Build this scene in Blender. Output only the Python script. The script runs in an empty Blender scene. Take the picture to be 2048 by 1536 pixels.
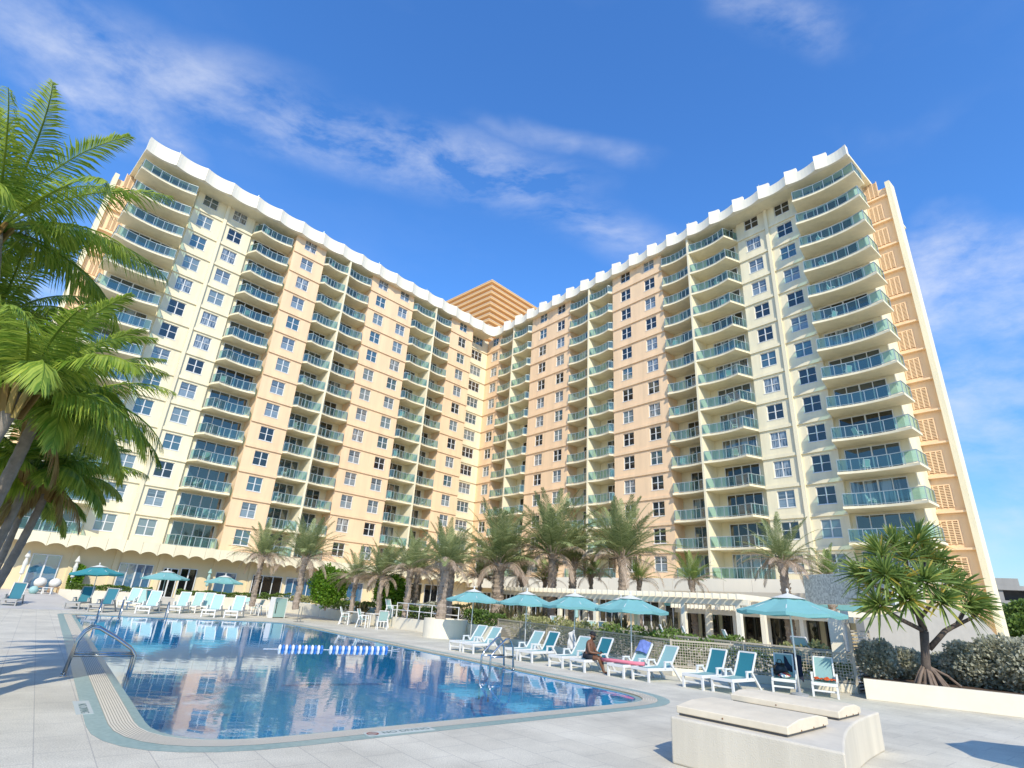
import bpy, math, random
from mathutils import Vector, Matrix, Quaternion
R = random.Random(7)
C = bpy.context.scene.collection
rad = math.radians
V = Vector

# ------------------------------------------------------------------ camera
F, CX, CY = 1085.0, 1024.0, 768.0
PITCH = math.atan((1205 - 768) / F); ROLL = 0.064; CAMH = 2.1
cp, sp, cr, sr = math.cos(PITCH), math.sin(PITCH), math.cos(ROLL), math.sin(ROLL)
RIGHT = V((cr, -sr * sp, sr * cp)) * 1.0
UP = V((-sr, -cr * sp, cr * cp))
RIGHT = V((cr, sr * -sp, sr * cp))
FWD = V((0, cp, sp))
cam_d = bpy.data.cameras.new('camera'); cam = bpy.data.objects.new('camera', cam_d); C.objects.link(cam)
m = Matrix((RIGHT, UP, -FWD)).transposed().to_4x4(); m.translation = V((0, 0, CAMH)); cam.matrix_world = m
cam_d.sensor_width = 36; cam_d.lens = F / 2048 * 36; cam_d.clip_end = 3000; cam_d.clip_start = 0.05
bpy.context.scene.camera = cam

def at(px, py, z=0.0):
    """point at height z seen at photo pixel (a surveying aid)"""
    a = (px - CX) / F; b = -(py - CY) / F
    d = FWD + RIGHT * a + UP * b
    return V((0, 0, CAMH)) + d * ((z - CAMH) / d.z)
def at_y(px, py, y):
    a = (px - CX) / F; b = -(py - CY) / F
    d = FWD + RIGHT * a + UP * b
    return V((0, 0, CAMH)) + d * (y / d.y)

# ------------------------------------------------------------------ materials
MT = {}
def mat(name, col, rough=0.6, noise=0.0, nscale=4.0, metallic=0.0, spec=0.5, bump=0.0, bscale=40.0, streak=False, transl=0.0, coat=0.0):
    if name in MT: return MT[name]
    m = bpy.data.materials.new(name); m.use_nodes = True; n = m.node_tree; N, L = n.nodes, n.links
    p = N['Principled BSDF']; p.inputs['Base Color'].default_value = (*col, 1); p.inputs['Roughness'].default_value = rough
    p.inputs['Metallic'].default_value = metallic; p.inputs['Specular IOR Level'].default_value = spec
    if coat: p.inputs['Coat Weight'].default_value = coat
    if noise or bump:
        tc = N.new('ShaderNodeTexCoord')
    if noise:
        mp = N.new('ShaderNodeMapping'); L.new(tc.outputs['Object'], mp.inputs[0])
        if streak: mp.inputs['Scale'].default_value = (1, 1, 0.12)
        t = N.new('ShaderNodeTexNoise'); t.inputs['Scale'].default_value = nscale; t.inputs['Detail'].default_value = 6; t.inputs['Roughness'].default_value = 0.65
        L.new(mp.outputs[0], t.inputs['Vector'])
        r = N.new('ShaderNodeMapRange'); r.inputs['From Min'].default_value = 0.3; r.inputs['From Max'].default_value = 0.7
        r.inputs['To Min'].default_value = 1 - noise; r.inputs['To Max'].default_value = 1 + noise * 0.6
        L.new(t.outputs['Fac'], r.inputs['Value'])
        mx = N.new('ShaderNodeMix'); mx.data_type = 'RGBA'; mx.blend_type = 'MULTIPLY'; mx.inputs[0].default_value = 1
        mx.inputs[6].default_value = (*col, 1); L.new(r.outputs[0], mx.inputs[7]); L.new(mx.outputs[2], p.inputs['Base Color'])
    if bump:
        t2 = N.new('ShaderNodeTexNoise'); t2.inputs['Scale'].default_value = bscale; t2.inputs['Detail'].default_value = 4
        L.new(tc.outputs['Object'], t2.inputs['Vector'])
        b = N.new('ShaderNodeBump'); b.inputs['Strength'].default_value = bump; b.inputs['Distance'].default_value = 0.02
        L.new(t2.outputs['Fac'], b.inputs['Height']); L.new(b.outputs[0], p.inputs['Normal'])
    if transl:
        tr = N.new('ShaderNodeBsdfTranslucent'); tr.inputs[0].default_value = (*[min(1, c * 1.3) for c in col], 1)
        ms = N.new('ShaderNodeMixShader'); ms.inputs[0].default_value = transl
        L.new(p.outputs[0], ms.inputs[1]); L.new(tr.outputs[0], ms.inputs[2]); L.new(ms.outputs[0], N['Material Output'].inputs[0])
    MT[name] = m; return m

def leaf_mat(name, c1, c2, transl=0.35, rough=0.5, scale=1.3):
    """foliage whose colour wanders between two greens from clump to clump and leaf to leaf"""
    if name in MT: return MT[name]
    m = bpy.data.materials.new(name); m.use_nodes = True; n = m.node_tree; N, L = n.nodes, n.links
    p = N['Principled BSDF']; p.inputs['Roughness'].default_value = rough; p.inputs['Specular IOR Level'].default_value = 0.4
    g = N.new('ShaderNodeNewGeometry'); tc = N.new('ShaderNodeTexCoord')
    t = N.new('ShaderNodeTexNoise'); t.inputs['Scale'].default_value = scale; t.inputs['Detail'].default_value = 3
    L.new(tc.outputs['Object'], t.inputs['Vector'])
    ad = N.new('ShaderNodeMath'); ad.operation = 'MULTIPLY_ADD'; ad.inputs[1].default_value = 0.7; L.new(g.outputs['Random Per Island'], ad.inputs[0])
    sb = N.new('ShaderNodeMath'); sb.operation = 'MULTIPLY_ADD'; sb.inputs[1].default_value = 1.2; sb.inputs[2].default_value = -0.45
    L.new(t.outputs['Fac'], sb.inputs[0]); L.new(sb.outputs[0], ad.inputs[2])
    mx = N.new('ShaderNodeMix'); mx.data_type = 'RGBA'; mx.clamp_factor = True
    mx.inputs[6].default_value = (*c1, 1); mx.inputs[7].default_value = (*c2, 1); L.new(ad.outputs[0], mx.inputs[0])
    L.new(mx.outputs[2], p.inputs['Base Color'])
    tr = N.new('ShaderNodeBsdfTranslucent'); L.new(mx.outputs[2], tr.inputs[0])
    ms = N.new('ShaderNodeMixShader'); ms.inputs[0].default_value = transl
    L.new(p.outputs[0], ms.inputs[1]); L.new(tr.outputs[0], ms.inputs[2]); L.new(ms.outputs[0], N['Material Output'].inputs[0])
    MT[name] = m; return m

def glass_mat(name, col, refl=0.3, rough=0.03, curtain=None, wob=0.0):
    """window glass: a dim interior (or curtain) seen through a reflecting pane"""
    m = bpy.data.materials.new(name); m.use_nodes = True; n = m.node_tree; N, L = n.nodes, n.links
    p = N['Principled BSDF']; p.inputs['Base Color'].default_value = (*col, 1); p.inputs['Roughness'].default_value = 0.5
    p.inputs['Specular IOR Level'].default_value = 0
    gl = N.new('ShaderNodeBsdfGlossy'); gl.inputs['Roughness'].default_value = rough; gl.inputs[0].default_value = (0.80, 0.80, 0.68, 1)
    ms = N.new('ShaderNodeMixShader'); ms.inputs[0].default_value = refl
    lw = N.new('ShaderNodeLayerWeight'); lw.inputs[0].default_value = 0.35
    mr = N.new('ShaderNodeMapRange'); mr.inputs['To Min'].default_value = refl; mr.inputs['To Max'].default_value = 0.9
    L.new(lw.outputs['Fresnel'], mr.inputs['Value']); L.new(mr.outputs[0], ms.inputs[0])
    tc = N.new('ShaderNodeTexCoord')
    t = N.new('ShaderNodeTexNoise'); t.inputs['Scale'].default_value = 1.1; L.new(tc.outputs['Object'], t.inputs['Vector'])
    b = N.new('ShaderNodeBump'); b.inputs['Strength'].default_value = 0.25; b.inputs['Distance'].default_value = 0.02
    L.new(t.outputs['Fac'], b.inputs['Height']); L.new(b.outputs[0], gl.inputs['Normal'])
    if curtain:
        mp = N.new('ShaderNodeMapping'); L.new(tc.outputs['Object'], mp.inputs[0])
        w = N.new('ShaderNodeTexNoise'); w.inputs['Scale'].default_value = curtain[1]; w.inputs['Detail'].default_value = 2
        mp.inputs['Scale'].default_value = curtain[2]; L.new(mp.outputs[0], w.inputs['Vector'])
        rp = N.new('ShaderNodeValToRGB'); rp.color_ramp.elements[0].position = 0.42; rp.color_ramp.elements[1].position = 0.55
        rp.color_ramp.elements[0].color = (*col, 1); rp.color_ramp.elements[1].color = (*curtain[0], 1)
        L.new(w.outputs['Fac'], rp.inputs[0]); L.new(rp.outputs[0], p.inputs['Base Color'])
    L.new(p.outputs[0], ms.inputs[1]); L.new(gl.outputs[0], ms.inputs[2]); L.new(ms.outputs[0], N['Material Output'].inputs[0])
    MT[name] = m; return m

def clear_glass(name, tint, body, fac_body=0.14, refl=0.1):
    m = bpy.data.materials.new(name); m.use_nodes = True; n = m.node_tree; N, L = n.nodes, n.links
    p = N['Principled BSDF']; p.inputs['Base Color'].default_value = (*body, 1); p.inputs['Roughness'].default_value = 0.4
    tr = N.new('ShaderNodeBsdfTransparent'); tr.inputs[0].default_value = (*tint, 1)
    gl = N.new('ShaderNodeBsdfGlossy'); gl.inputs['Roughness'].default_value = 0.03
    a = N.new('ShaderNodeMixShader'); a.inputs[0].default_value = fac_body; L.new(tr.outputs[0], a.inputs[1]); L.new(p.outputs[0], a.inputs[2])
    lw = N.new('ShaderNodeLayerWeight'); lw.inputs[0].default_value = 0.3
    mr = N.new('ShaderNodeMapRange'); mr.inputs['To Min'].default_value = refl; mr.inputs['To Max'].default_value = 0.8; L.new(lw.outputs['Fresnel'], mr.inputs['Value'])
    b = N.new('ShaderNodeMixShader'); L.new(mr.outputs[0], b.inputs[0]); L.new(a.outputs[0], b.inputs[1]); L.new(gl.outputs[0], b.inputs[2])
    L.new(b.outputs[0], N['Material Output'].inputs[0]); MT[name] = m; return m

cream = mat('cream_stucco', (0.82, 0.73, 0.51), 0.85, noise=0.13, nscale=0.9, streak=True, bump=0.25, bscale=30)
peach = mat('peach_stucco', (0.85, 0.605, 0.375), 0.85, noise=0.13, nscale=0.9, streak=True, bump=0.25, bscale=30)
ivory = mat('ivory_stucco', (0.82, 0.76, 0.62), 0.8, noise=0.06, nscale=0.5, streak=True)
yellow = mat('yellow_stucco', (0.78, 0.63, 0.39), 0.85, noise=0.06, nscale=0.5)
orange = mat('tower_stucco', (0.74, 0.45, 0.20), 0.85, noise=0.08, nscale=0.4, streak=True)
towerlip = mat('tower_ledge', (0.80, 0.62, 0.44), 0.85)
white = mat('white_paint', (0.80, 0.79, 0.75), 0.45, noise=0.04, nscale=3)
alu = mat('white_aluminium', (0.70, 0.70, 0.68), 0.35)
railmetal = mat('rail_aluminium', (0.36, 0.42, 0.42), 0.35, metallic=0.2)
steel = mat('stainless_steel', (0.50, 0.49, 0.47), 0.20, metallic=1.0)
planterm = mat('planter_stucco', (0.76, 0.69, 0.55), 0.85, noise=0.07, nscale=1.2, bump=0.3, bscale=60)
boxm = mat('box_stucco', (0.64, 0.57, 0.45), 0.85, noise=0.16, nscale=1.6, bump=0.4, bscale=60, streak=True)
lidm = mat('lid_fibreglass', (0.72, 0.62, 0.46), 0.6, noise=0.10, nscale=3.5, bump=0.15, bscale=120)
teal = mat('teal_canvas', (0.22, 0.49, 0.49), 0.8, noise=0.06, nscale=2, transl=0.30)
tealdeep = mat('deep_teal_canvas', (0.04, 0.27, 0.30), 0.8, noise=0.08, nscale=2, transl=0.15)
whitecanvas = mat('white_canvas', (0.78, 0.77, 0.72), 0.8, transl=0.3)
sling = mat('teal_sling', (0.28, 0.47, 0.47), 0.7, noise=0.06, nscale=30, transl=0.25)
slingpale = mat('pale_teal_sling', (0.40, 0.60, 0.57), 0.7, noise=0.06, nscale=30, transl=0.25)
slingshade = mat('shaded_teal_sling', (0.02, 0.17, 0.22), 0.7, noise=0.06, nscale=30, transl=0.15)  # teal sling again, with the parasol's shade put into its colour
pergm = mat('pergola_paint', (0.84, 0.76, 0.60), 0.6, noise=0.05, nscale=2)
fencem = mat('taupe_metal', (0.42, 0.37, 0.29), 0.6, noise=0.05, nscale=3)
soil = mat('brown_soil', (0.10, 0.06, 0.035), 0.95, noise=0.35, nscale=9, bump=0.6, bscale=30)
bark = mat('palm_bark', (0.33, 0.26, 0.20), 0.9, noise=0.35, nscale=7, bump=0.5, bscale=26)
barkg = mat('coconut_bark', (0.27, 0.23, 0.19), 0.9, noise=0.30, nscale=6, bump=0.5, bscale=20)
barkd = mat('screw_pine_bark', (0.11, 0.085, 0.07), 0.9, noise=0.35, nscale=8, bump=0.5, bscale=30)
rootm = mat('prop_root', (0.20, 0.145, 0.11), 0.9, noise=0.3, nscale=8, bump=0.4, bscale=30)
dark = mat('dark_interior', (0.012, 0.013, 0.015), 0.5)
darkblue = mat('navy_cloth', (0.012, 0.016, 0.035), 0.9, noise=0.15, nscale=8)
concrete = mat('grey_concrete', (0.30, 0.29, 0.27), 0.9, noise=0.18, nscale=0.4, streak=True)
greybox = mat('grey_plastic', (0.10, 0.10, 0.10), 0.5)
g_coco = leaf_mat('coconut_leaf', (0.10, 0.22, 0.02), (0.52, 0.60, 0.10), 0.45, 0.38, 0.9)
g_cocodry = leaf_mat('dry_coconut_leaf', (0.28, 0.16, 0.05), (0.45, 0.36, 0.13), 0.3)
g_date = leaf_mat('date_palm_leaf', (0.14, 0.20, 0.06), (0.46, 0.48, 0.22), 0.38, 0.5)
g_dateg = leaf_mat('fresh_date_palm_leaf', (0.11, 0.20, 0.03), (0.36, 0.44, 0.12), 0.38, 0.5)
g_datedry = leaf_mat('dry_date_palm_leaf', (0.34, 0.24, 0.17), (0.58, 0.46, 0.34), 0.3, 0.6)
g_bush = leaf_mat('round_shrub_leaf', (0.06, 0.18, 0.012), (0.30, 0.48, 0.05), 0.38, 0.4, 2.5)
g_hedge = leaf_mat('hedge_leaf', (0.05, 0.11, 0.018), (0.21, 0.30, 0.06), 0.32, 0.5, 1.5)
g_yel = leaf_mat('variegated_leaf', (0.16, 0.19, 0.05), (0.55, 0.52, 0.24), 0.35, 0.5, 1.5)
g_silver = leaf_mat('silver_leaf', (0.30, 0.31, 0.22), (0.72, 0.70, 0.56), 0.42, 0.6, 1.6)
g_spiky = leaf_mat('dark_spiky_leaf', (0.03, 0.05, 0.018), (0.20, 0.16, 0.08), 0.25, 0.5, 1.2)
g_pand = leaf_mat('screw_pine_leaf', (0.08, 0.16, 0.035), (0.36, 0.44, 0.11), 0.4, 0.38, 1.0)
g_pandy = leaf_mat('yellowed_screw_pine_leaf', (0.32, 0.28, 0.04), (0.55, 0.42, 0.08), 0.35, 0.4)
panes = [glass_mat('pane_dark', (0.012, 0.014, 0.022), 0.10),
         glass_mat('pane_blue', (0.05, 0.10, 0.13), 0.17),
         glass_mat('pane_shade', (0.17, 0.22, 0.24), 0.14),
         glass_mat('pane_curtain', (0.03, 0.04, 0.06), 0.16, curtain=((0.30, 0.33, 0.35), 2.2, (3.0, 3.0, 0.35))),
         glass_mat('pane_half_shade', (0.02, 0.024, 0.035), 0.14, curtain=((0.22, 0.27, 0.31), 0.9, (0.05, 0.05, 1.6)))]
doorglass = [glass_mat('door_glass_dark', (0.008, 0.009, 0.012), 0.07), glass_mat('door_glass_blue', (0.02, 0.045, 0.065), 0.13),
             glass_mat('door_glass_curtain', (0.02, 0.03, 0.045), 0.14, curtain=((0.22, 0.28, 0.32), 1.6, (2.5, 2.5, 0.15)))]
shopglass = glass_mat('ground_floor_glass', (0.06, 0.17, 0.30), 0.28)
railglass = clear_glass('teal_balcony_glass', (0.42, 0.70, 0.69), (0.20, 0.38, 0.36), 0.10, 0.06)

def deck_mat():
    m = bpy.data.materials.new('pale_pavers'); m.use_nodes = True; N, L = m.node_tree.nodes, m.node_tree.links
    p = N['Principled BSDF']; p.inputs['Roughness'].default_value = 0.8
    tc = N.new('ShaderNodeTexCoord'); mp = N.new('ShaderNodeMapping'); L.new(tc.outputs['Object'], mp.inputs[0]); mp.inputs['Rotation'].default_value = (0, 0, rad(51.7))
    bk = N.new('ShaderNodeTexBrick'); L.new(mp.outputs[0], bk.inputs['Vector']); bk.inputs['Scale'].default_value = 1
    bk.inputs['Brick Width'].default_value = 0.9; bk.inputs['Row Height'].default_value = 0.6; bk.inputs['Mortar Size'].default_value = 0.008; bk.inputs['Mortar Smooth'].default_value = 0.3
    bk.inputs['Color1'].default_value = (0.605, 0.555, 0.445, 1); bk.inputs['Color2'].default_value = (0.64, 0.59, 0.475, 1); bk.inputs['Mortar'].default_value = (0.45, 0.415, 0.35, 1)
    t = N.new('ShaderNodeTexNoise'); t.inputs['Scale'].default_value = 0.5; t.inputs['Detail'].default_value = 8; t.inputs['Roughness'].default_value = 0.65; L.new(tc.outputs['Object'], t.inputs['Vector'])
    r = N.new('ShaderNodeMapRange'); r.inputs['From Min'].default_value = 0.3; r.inputs['From Max'].default_value = 0.7; r.inputs['To Min'].default_value = 0.74; r.inputs['To Max'].default_value = 1.12; L.new(t.outputs['Fac'], r.inputs['Value'])
    t2 = N.new('ShaderNodeTexNoise'); t2.inputs['Scale'].default_value = 55; t2.inputs['Detail'].default_value = 3; L.new(tc.outputs['Object'], t2.inputs['Vector'])
    r2 = N.new('ShaderNodeMapRange'); r2.inputs['From Min'].default_value = 0.3; r2.inputs['From Max'].default_value = 0.7; r2.inputs['To Min'].default_value = 0.74; r2.inputs['To Max'].default_value = 1.2; L.new(t2.outputs['Fac'], r2.inputs['Value'])
    mu = N.new('ShaderNodeMath'); mu.operation = 'MULTIPLY'; L.new(r.outputs[0], mu.inputs[0]); L.new(r2.outputs[0], mu.inputs[1])
    mx = N.new('ShaderNodeMix'); mx.data_type = 'RGBA'; mx.blend_type = 'MULTIPLY'; mx.inputs[0].default_value = 1; L.new(bk.outputs['Color'], mx.inputs[6]); L.new(mu.outputs[0], mx.inputs[7])
    L.new(mx.outputs[2], p.inputs['Base Color'])
    b = N.new('ShaderNodeBump'); b.inputs['Strength'].default_value = 0.3; b.inputs['Distance'].default_value = 0.01; L.new(t2.outputs['Fac'], b.inputs['Height']); L.new(b.outputs[0], p.inputs['Normal'])
    return m
deckm = deck_mat()

def water_mat():
    m = bpy.data.materials.new('pool_water'); m.use_nodes = True; N, L = m.node_tree.nodes, m.node_tree.links
    N.remove(N['Principled BSDF'])
    tr = N.new('ShaderNodeBsdfTransparent'); tr.inputs[0].default_value = (0.52, 0.84, 0.95, 1)
    gl = N.new('ShaderNodeBsdfGlossy'); gl.inputs['Roughness'].default_value = 0.015; gl.inputs[0].default_value = (1, 1, 1, 1)
    tc = N.new('ShaderNodeTexCoord')
    mp = N.new('ShaderNodeMapping'); mp.inputs['Scale'].default_value = (0.8, 1.5, 1); L.new(tc.outputs['Object'], mp.inputs[0])
    t = N.new('ShaderNodeTexNoise'); t.inputs['Scale'].default_value = 1.3; t.inputs['Detail'].default_value = 3; t.inputs['Roughness'].default_value = 0.5; t.inputs['Distortion'].default_value = 0.6; L.new(mp.outputs[0], t.inputs['Vector'])
    t2 = N.new('ShaderNodeTexNoise'); t2.inputs['Scale'].default_value = 9; t2.inputs['Detail'].default_value = 2; L.new(mp.outputs[0], t2.inputs['Vector'])
    # ripples are stronger in drifting patches
    t3 = N.new('ShaderNodeTexNoise'); t3.inputs['Scale'].default_value = 0.22; L.new(tc.outputs['Object'], t3.inputs['Vector'])
    mm = N.new('ShaderNodeMath'); mm.operation = 'MULTIPLY'; L.new(t2.outputs['Fac'], mm.inputs[0]); L.new(t3.outputs['Fac'], mm.inputs[1])
    ad = N.new('ShaderNodeMath'); ad.operation = 'MULTIPLY_ADD'; ad.inputs[1].default_value = 0.14; L.new(mm.outputs[0], ad.inputs[0]); L.new(t.outputs['Fac'], ad.inputs[2])
    b = N.new('ShaderNodeBump'); b.inputs['Strength'].default_value = 1.0; b.inputs['Distance'].default_value = 0.0032; L.new(ad.outputs[0], b.inputs['Height'])
    L.new(b.outputs[0], gl.inputs['Normal'])
    fr = N.new('ShaderNodeFresnel'); fr.inputs['IOR'].default_value = 1.55; L.new(b.outputs[0], fr.inputs['Normal'])
    ge = N.new('ShaderNodeNewGeometry'); inv = N.new('ShaderNodeMix'); inv.inputs[3].default_value = 0.04
    L.new(ge.outputs['Backfacing'], inv.inputs[0]); L.new(fr.outputs[0], inv.inputs[2])   # light leaving from below: keep it simple, no total internal reflection
    ms = N.new('ShaderNodeMixShader'); L.new(inv.outputs[0], ms.inputs[0]); L.new(tr.outputs[0], ms.inputs[1]); L.new(gl.outputs[0], ms.inputs[2])
    L.new(ms.outputs[0], N['Material Output'].inputs[0]); return m
waterm = water_mat()

def tile_mat(name, c1, c2, size):
    m = bpy.data.materials.new(name); m.use_nodes = True; N, L = m.node_tree.nodes, m.node_tree.links
    p = N['Principled BSDF']; p.inputs['Roughness'].default_value = 0.35
    tc = N.new('ShaderNodeTexCoord'); v = N.new('ShaderNodeTexVoronoi'); v.inputs['Scale'].default_value = 1 / size; v.distance = 'CHEBYCHEV'; v.inputs['Randomness'].default_value = 0.25
    L.new(tc.outputs['Object'], v.inputs['Vector'])
    sx = N.new('ShaderNodeSeparateColor'); L.new(v.outputs['Color'], sx.inputs[0])
    mx = N.new('ShaderNodeMix'); mx.data_type = 'RGBA'; mx.inputs[6].default_value = (*c1, 1); mx.inputs[7].default_value = (*c2, 1); L.new(sx.outputs[0], mx.inputs[0]); L.new(mx.outputs[2], p.inputs['Base Color'])
    return m
basinm = tile_mat('blue_pool_tile', (0.03, 0.26, 0.46), (0.07, 0.38, 0.58), 0.06)
tealtile = tile_mat('teal_border_tile', (0.20, 0.31, 0.30), (0.27, 0.38, 0.36), 0.05)
mosaic = tile_mat('grey_mosaic', (0.34, 0.36, 0.32), (0.68, 0.70, 0.62), 0.07)
grate = mat('cream_grating', (0.68, 0.62, 0.50), 0.6, noise=0.06, nscale=3)
gratedark = mat('grating_slot', (0.34, 0.30, 0.23), 0.8)

# ------------------------------------------------------------------ mesh builder
class MB:
    def __init__(s): s.v = []; s.f = []
    def quad(s, a, b, c, d):
        i = len(s.v); s.v += [tuple(a), tuple(b), tuple(c), tuple(d)]; s.f.append((i, i + 1, i + 2, i + 3))
    def tri(s, a, b, c):
        i = len(s.v); s.v += [tuple(a), tuple(b), tuple(c)]; s.f.append((i, i + 1, i + 2))
    def box(s, x0, x1, y0, y1, z0, z1):
        i = len(s.v)
        s.v += [(x0, y0, z0), (x1, y0, z0), (x1, y1, z0), (x0, y1, z0), (x0, y0, z1), (x1, y0, z1), (x1, y1, z1), (x0, y1, z1)]
        s.f += [(i, i + 3, i + 2, i + 1), (i + 4, i + 5, i + 6, i + 7), (i, i + 1, i + 5, i + 4), (i + 1, i + 2, i + 6, i + 5), (i + 2, i + 3, i + 7, i + 6), (i + 3, i, i + 4, i + 7)]
    def prism(s, poly, z0, z1):
        n = len(poly); i = len(s.v)
        s.v += [(p[0], p[1], z0) for p in poly] + [(p[0], p[1], z1) for p in poly]
        s.f.append(tuple(range(i + n - 1, i - 1, -1))); s.f.append(tuple(range(i + n, i + 2 * n)))
        for k in range(n): j = (k + 1) % n; s.f.append((i + k, i + j, i + n + j, i + n + k))
    def beam(s, a, b, w, h=None):
        a = V(a); b = V(b); h = h or w; d = (b - a).normalized()
        up = V((0, 0, 1)) if abs(d.z) < 0.9 else V((0, 1, 0))
        x = d.cross(up).normalized() * (w / 2); y = x.cross(d).normalized() * (h / 2); i = len(s.v)
        for p in (a, b): s.v += [tuple(p - x - y), tuple(p + x - y), tuple(p + x + y), tuple(p - x + y)]
        s.f += [(i, i + 3, i + 2, i + 1), (i + 4, i + 5, i + 6, i + 7)] + [(i + k, i + (k + 1) % 4, i + 4 + (k + 1) % 4, i + 4 + k) for k in range(4)]
    def tube(s, pts, rads, n=8, cap=True):
        pts = [V(p) for p in pts]
        if not hasattr(rads, '__len__'): rads = [rads] * len(pts)
        i0 = len(s.v); prev = None
        for k, p in enumerate(pts):
            d = (pts[min(k + 1, len(pts) - 1)] - pts[max(k - 1, 0)]).normalized()
            if prev is None:
                x = d.cross(V((0, 0, 1)) if abs(d.z) < 0.95 else V((1, 0, 0))).normalized()
            else:
                x = (prev - d * prev.dot(d)).normalized()
            prev = x; y = d.cross(x)
            for a in range(n):
                t = 2 * math.pi * a / n; s.v.append(tuple(p + (x * math.cos(t) + y * math.sin(t)) * rads[k]))
        for k in range(len(pts) - 1):
            for a in range(n):
                b = (a + 1) % n; s.f.append((i0 + k * n + a, i0 + k * n + b, i0 + (k + 1) * n + b, i0 + (k + 1) * n + a))
        if cap:
            s.f.append(tuple(range(i0 + n - 1, i0 - 1, -1))); e = i0 + (len(pts) - 1) * n; s.f.append(tuple(range(e, e + n)))
    def lathe(s, prof, n=16, c=(0, 0, 0)):
        i0 = len(s.v)
        for r, z in prof:
            for a in range(n):
                t = 2 * math.pi * a / n; s.v.append((c[0] + r * math.cos(t), c[1] + r * math.sin(t), c[2] + z))
        for k in range(len(prof) - 1):
            for a in range(n):
                b = (a + 1) % n; s.f.append((i0 + k * n + a, i0 + k * n + b, i0 + (k + 1) * n + b, i0 + (k + 1) * n + a))
        s.f.append(tuple(range(i0 + n - 1, i0 - 1, -1))); e = i0 + (len(prof) - 1) * n; s.f.append(tuple(range(e, e + n)))
    def ball(s, c, r, n=10, sz=1.0):
        s.lathe([(max(r * math.sin(math.pi * k / 6), 0.001), -r * sz * math.cos(math.pi * k / 6)) for k in range(7)], n, c)
    def ring(s, inner, outer, z):
        n = len(inner)
        for k in range(n):
            j = (k + 1) % n; s.quad((*inner[k][:2], z), (*outer[k][:2], z), (*outer[j][:2], z), (*inner[j][:2], z))
    def merge(s, o, M=None):
        i = len(s.v); s.v += [tuple(M @ V(p)) for p in o.v] if M else o.v; s.f += [tuple(a + i for a in f) for f in o.f]
    def mesh(s, name, m, smooth=False):
        me = bpy.data.meshes.new(name); me.from_pydata(s.v, [], s.f); me.materials.append(m)
        if smooth: me.polygons.foreach_set('use_smooth', [True] * len(me.polygons))
        me.update(); return me
    def build(s, name, m, parent=None, smooth=False, bevel=0):
        return obj(name, s.mesh(name, m, smooth), parent, bevel)

def obj(name, me, parent=None, bevel=0):
    o = bpy.data.objects.new(name, me); C.objects.link(o)
    if parent: o.parent = parent
    if bevel:
        b = o.modifiers.new('bevel', 'BEVEL'); b.width = bevel; b.segments = 2; b.limit_method = 'ANGLE'
    return o
def tag(o, label, cat, group=None):
    o['label'] = label; o['category'] = cat
    if group: o['group'] = group
    return o
def thing(name, label, cat, loc=(0, 0, 0), rz=0, group=None):
    o = bpy.data.objects.new(name, None); C.objects.link(o); o.empty_display_size = 0.2
    o.location = loc; o.rotation_euler = (0, 0, rz); return tag(o, label, cat, group)
def struct(o, kind='structure'):
    o['kind'] = kind; return o
KIDS = {}
def dup(root, loc, rz=None, label=None, scale=None):
    """copy a thing with its parts and sub-parts"""
    r = root.copy(); C.objects.link(r); r.location = loc
    if rz is not None: r.rotation_euler = (0, 0, rz)
    if scale: r.scale = scale
    if label: r['label'] = label
    def rec(a, b):
        for ch in kids(a):
            c = ch.copy(); C.objects.link(c); c.parent = b; KIDS.setdefault(b.name, []).append(c); rec(ch, c)
    rec(root, r); return r
def kids(a):
    if a.name not in KIDS: KIDS[a.name] = [o for o in bpy.data.objects if o.parent == a]
    return list(KIDS[a.name])

# ------------------------------------------------------------------ ground, pool
e1 = V((0.62, -0.7846, 0)); e2 = V((0.7846, 0.62, 0))
def pq(a, b, z=0): p = e1 * a + e2 * b; return V((p.x, p.y, z))
corners = [(-9.75, 2.0, 1.7), (-10.0, 13.35, 1.5), (-39.6, 13.4, 1.0), (-42.4, 2.35, 1.0)]  # near-left, near-right, far-right, far-left
def pool_loop(d):
    out = []; n = len(corners); P = [V((c[0], c[1])) for c in corners]
    cen = sum(P, V((0, 0))) / n
    for k in range(n):
        a, b, c = P[k - 1], P[k], P[(k + 1) % n]; d1 = (a - b).normalized(); d2 = (c - b).normalized(); r = corners[k][2] + d * 0.9
        n1 = V((-d1.y, d1.x)); n2 = V((-d2.y, d2.x))
        if (cen - b).dot(n1) > 0: n1 = -n1
        if (cen - b).dot(n2) > 0: n2 = -n2
        # offset corner outward by d
        s = 1 + n1.dot(n2); q = b + (n1 + n2) * (d / s)
        for t in range(9):
            u = t / 8; p0 = q + d1 * r; p2 = q + d2 * r
            p = p0 * (1 - u) ** 2 + q * 2 * u * (1 - u) + p2 * u * u; out.append(pq(p.x, p.y))
    return out
w0 = pool_loop(0.0); w1 = pool_loop(0.16); w2 = pool_loop(0.52); w3 = pool_loop(0.80)
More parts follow.
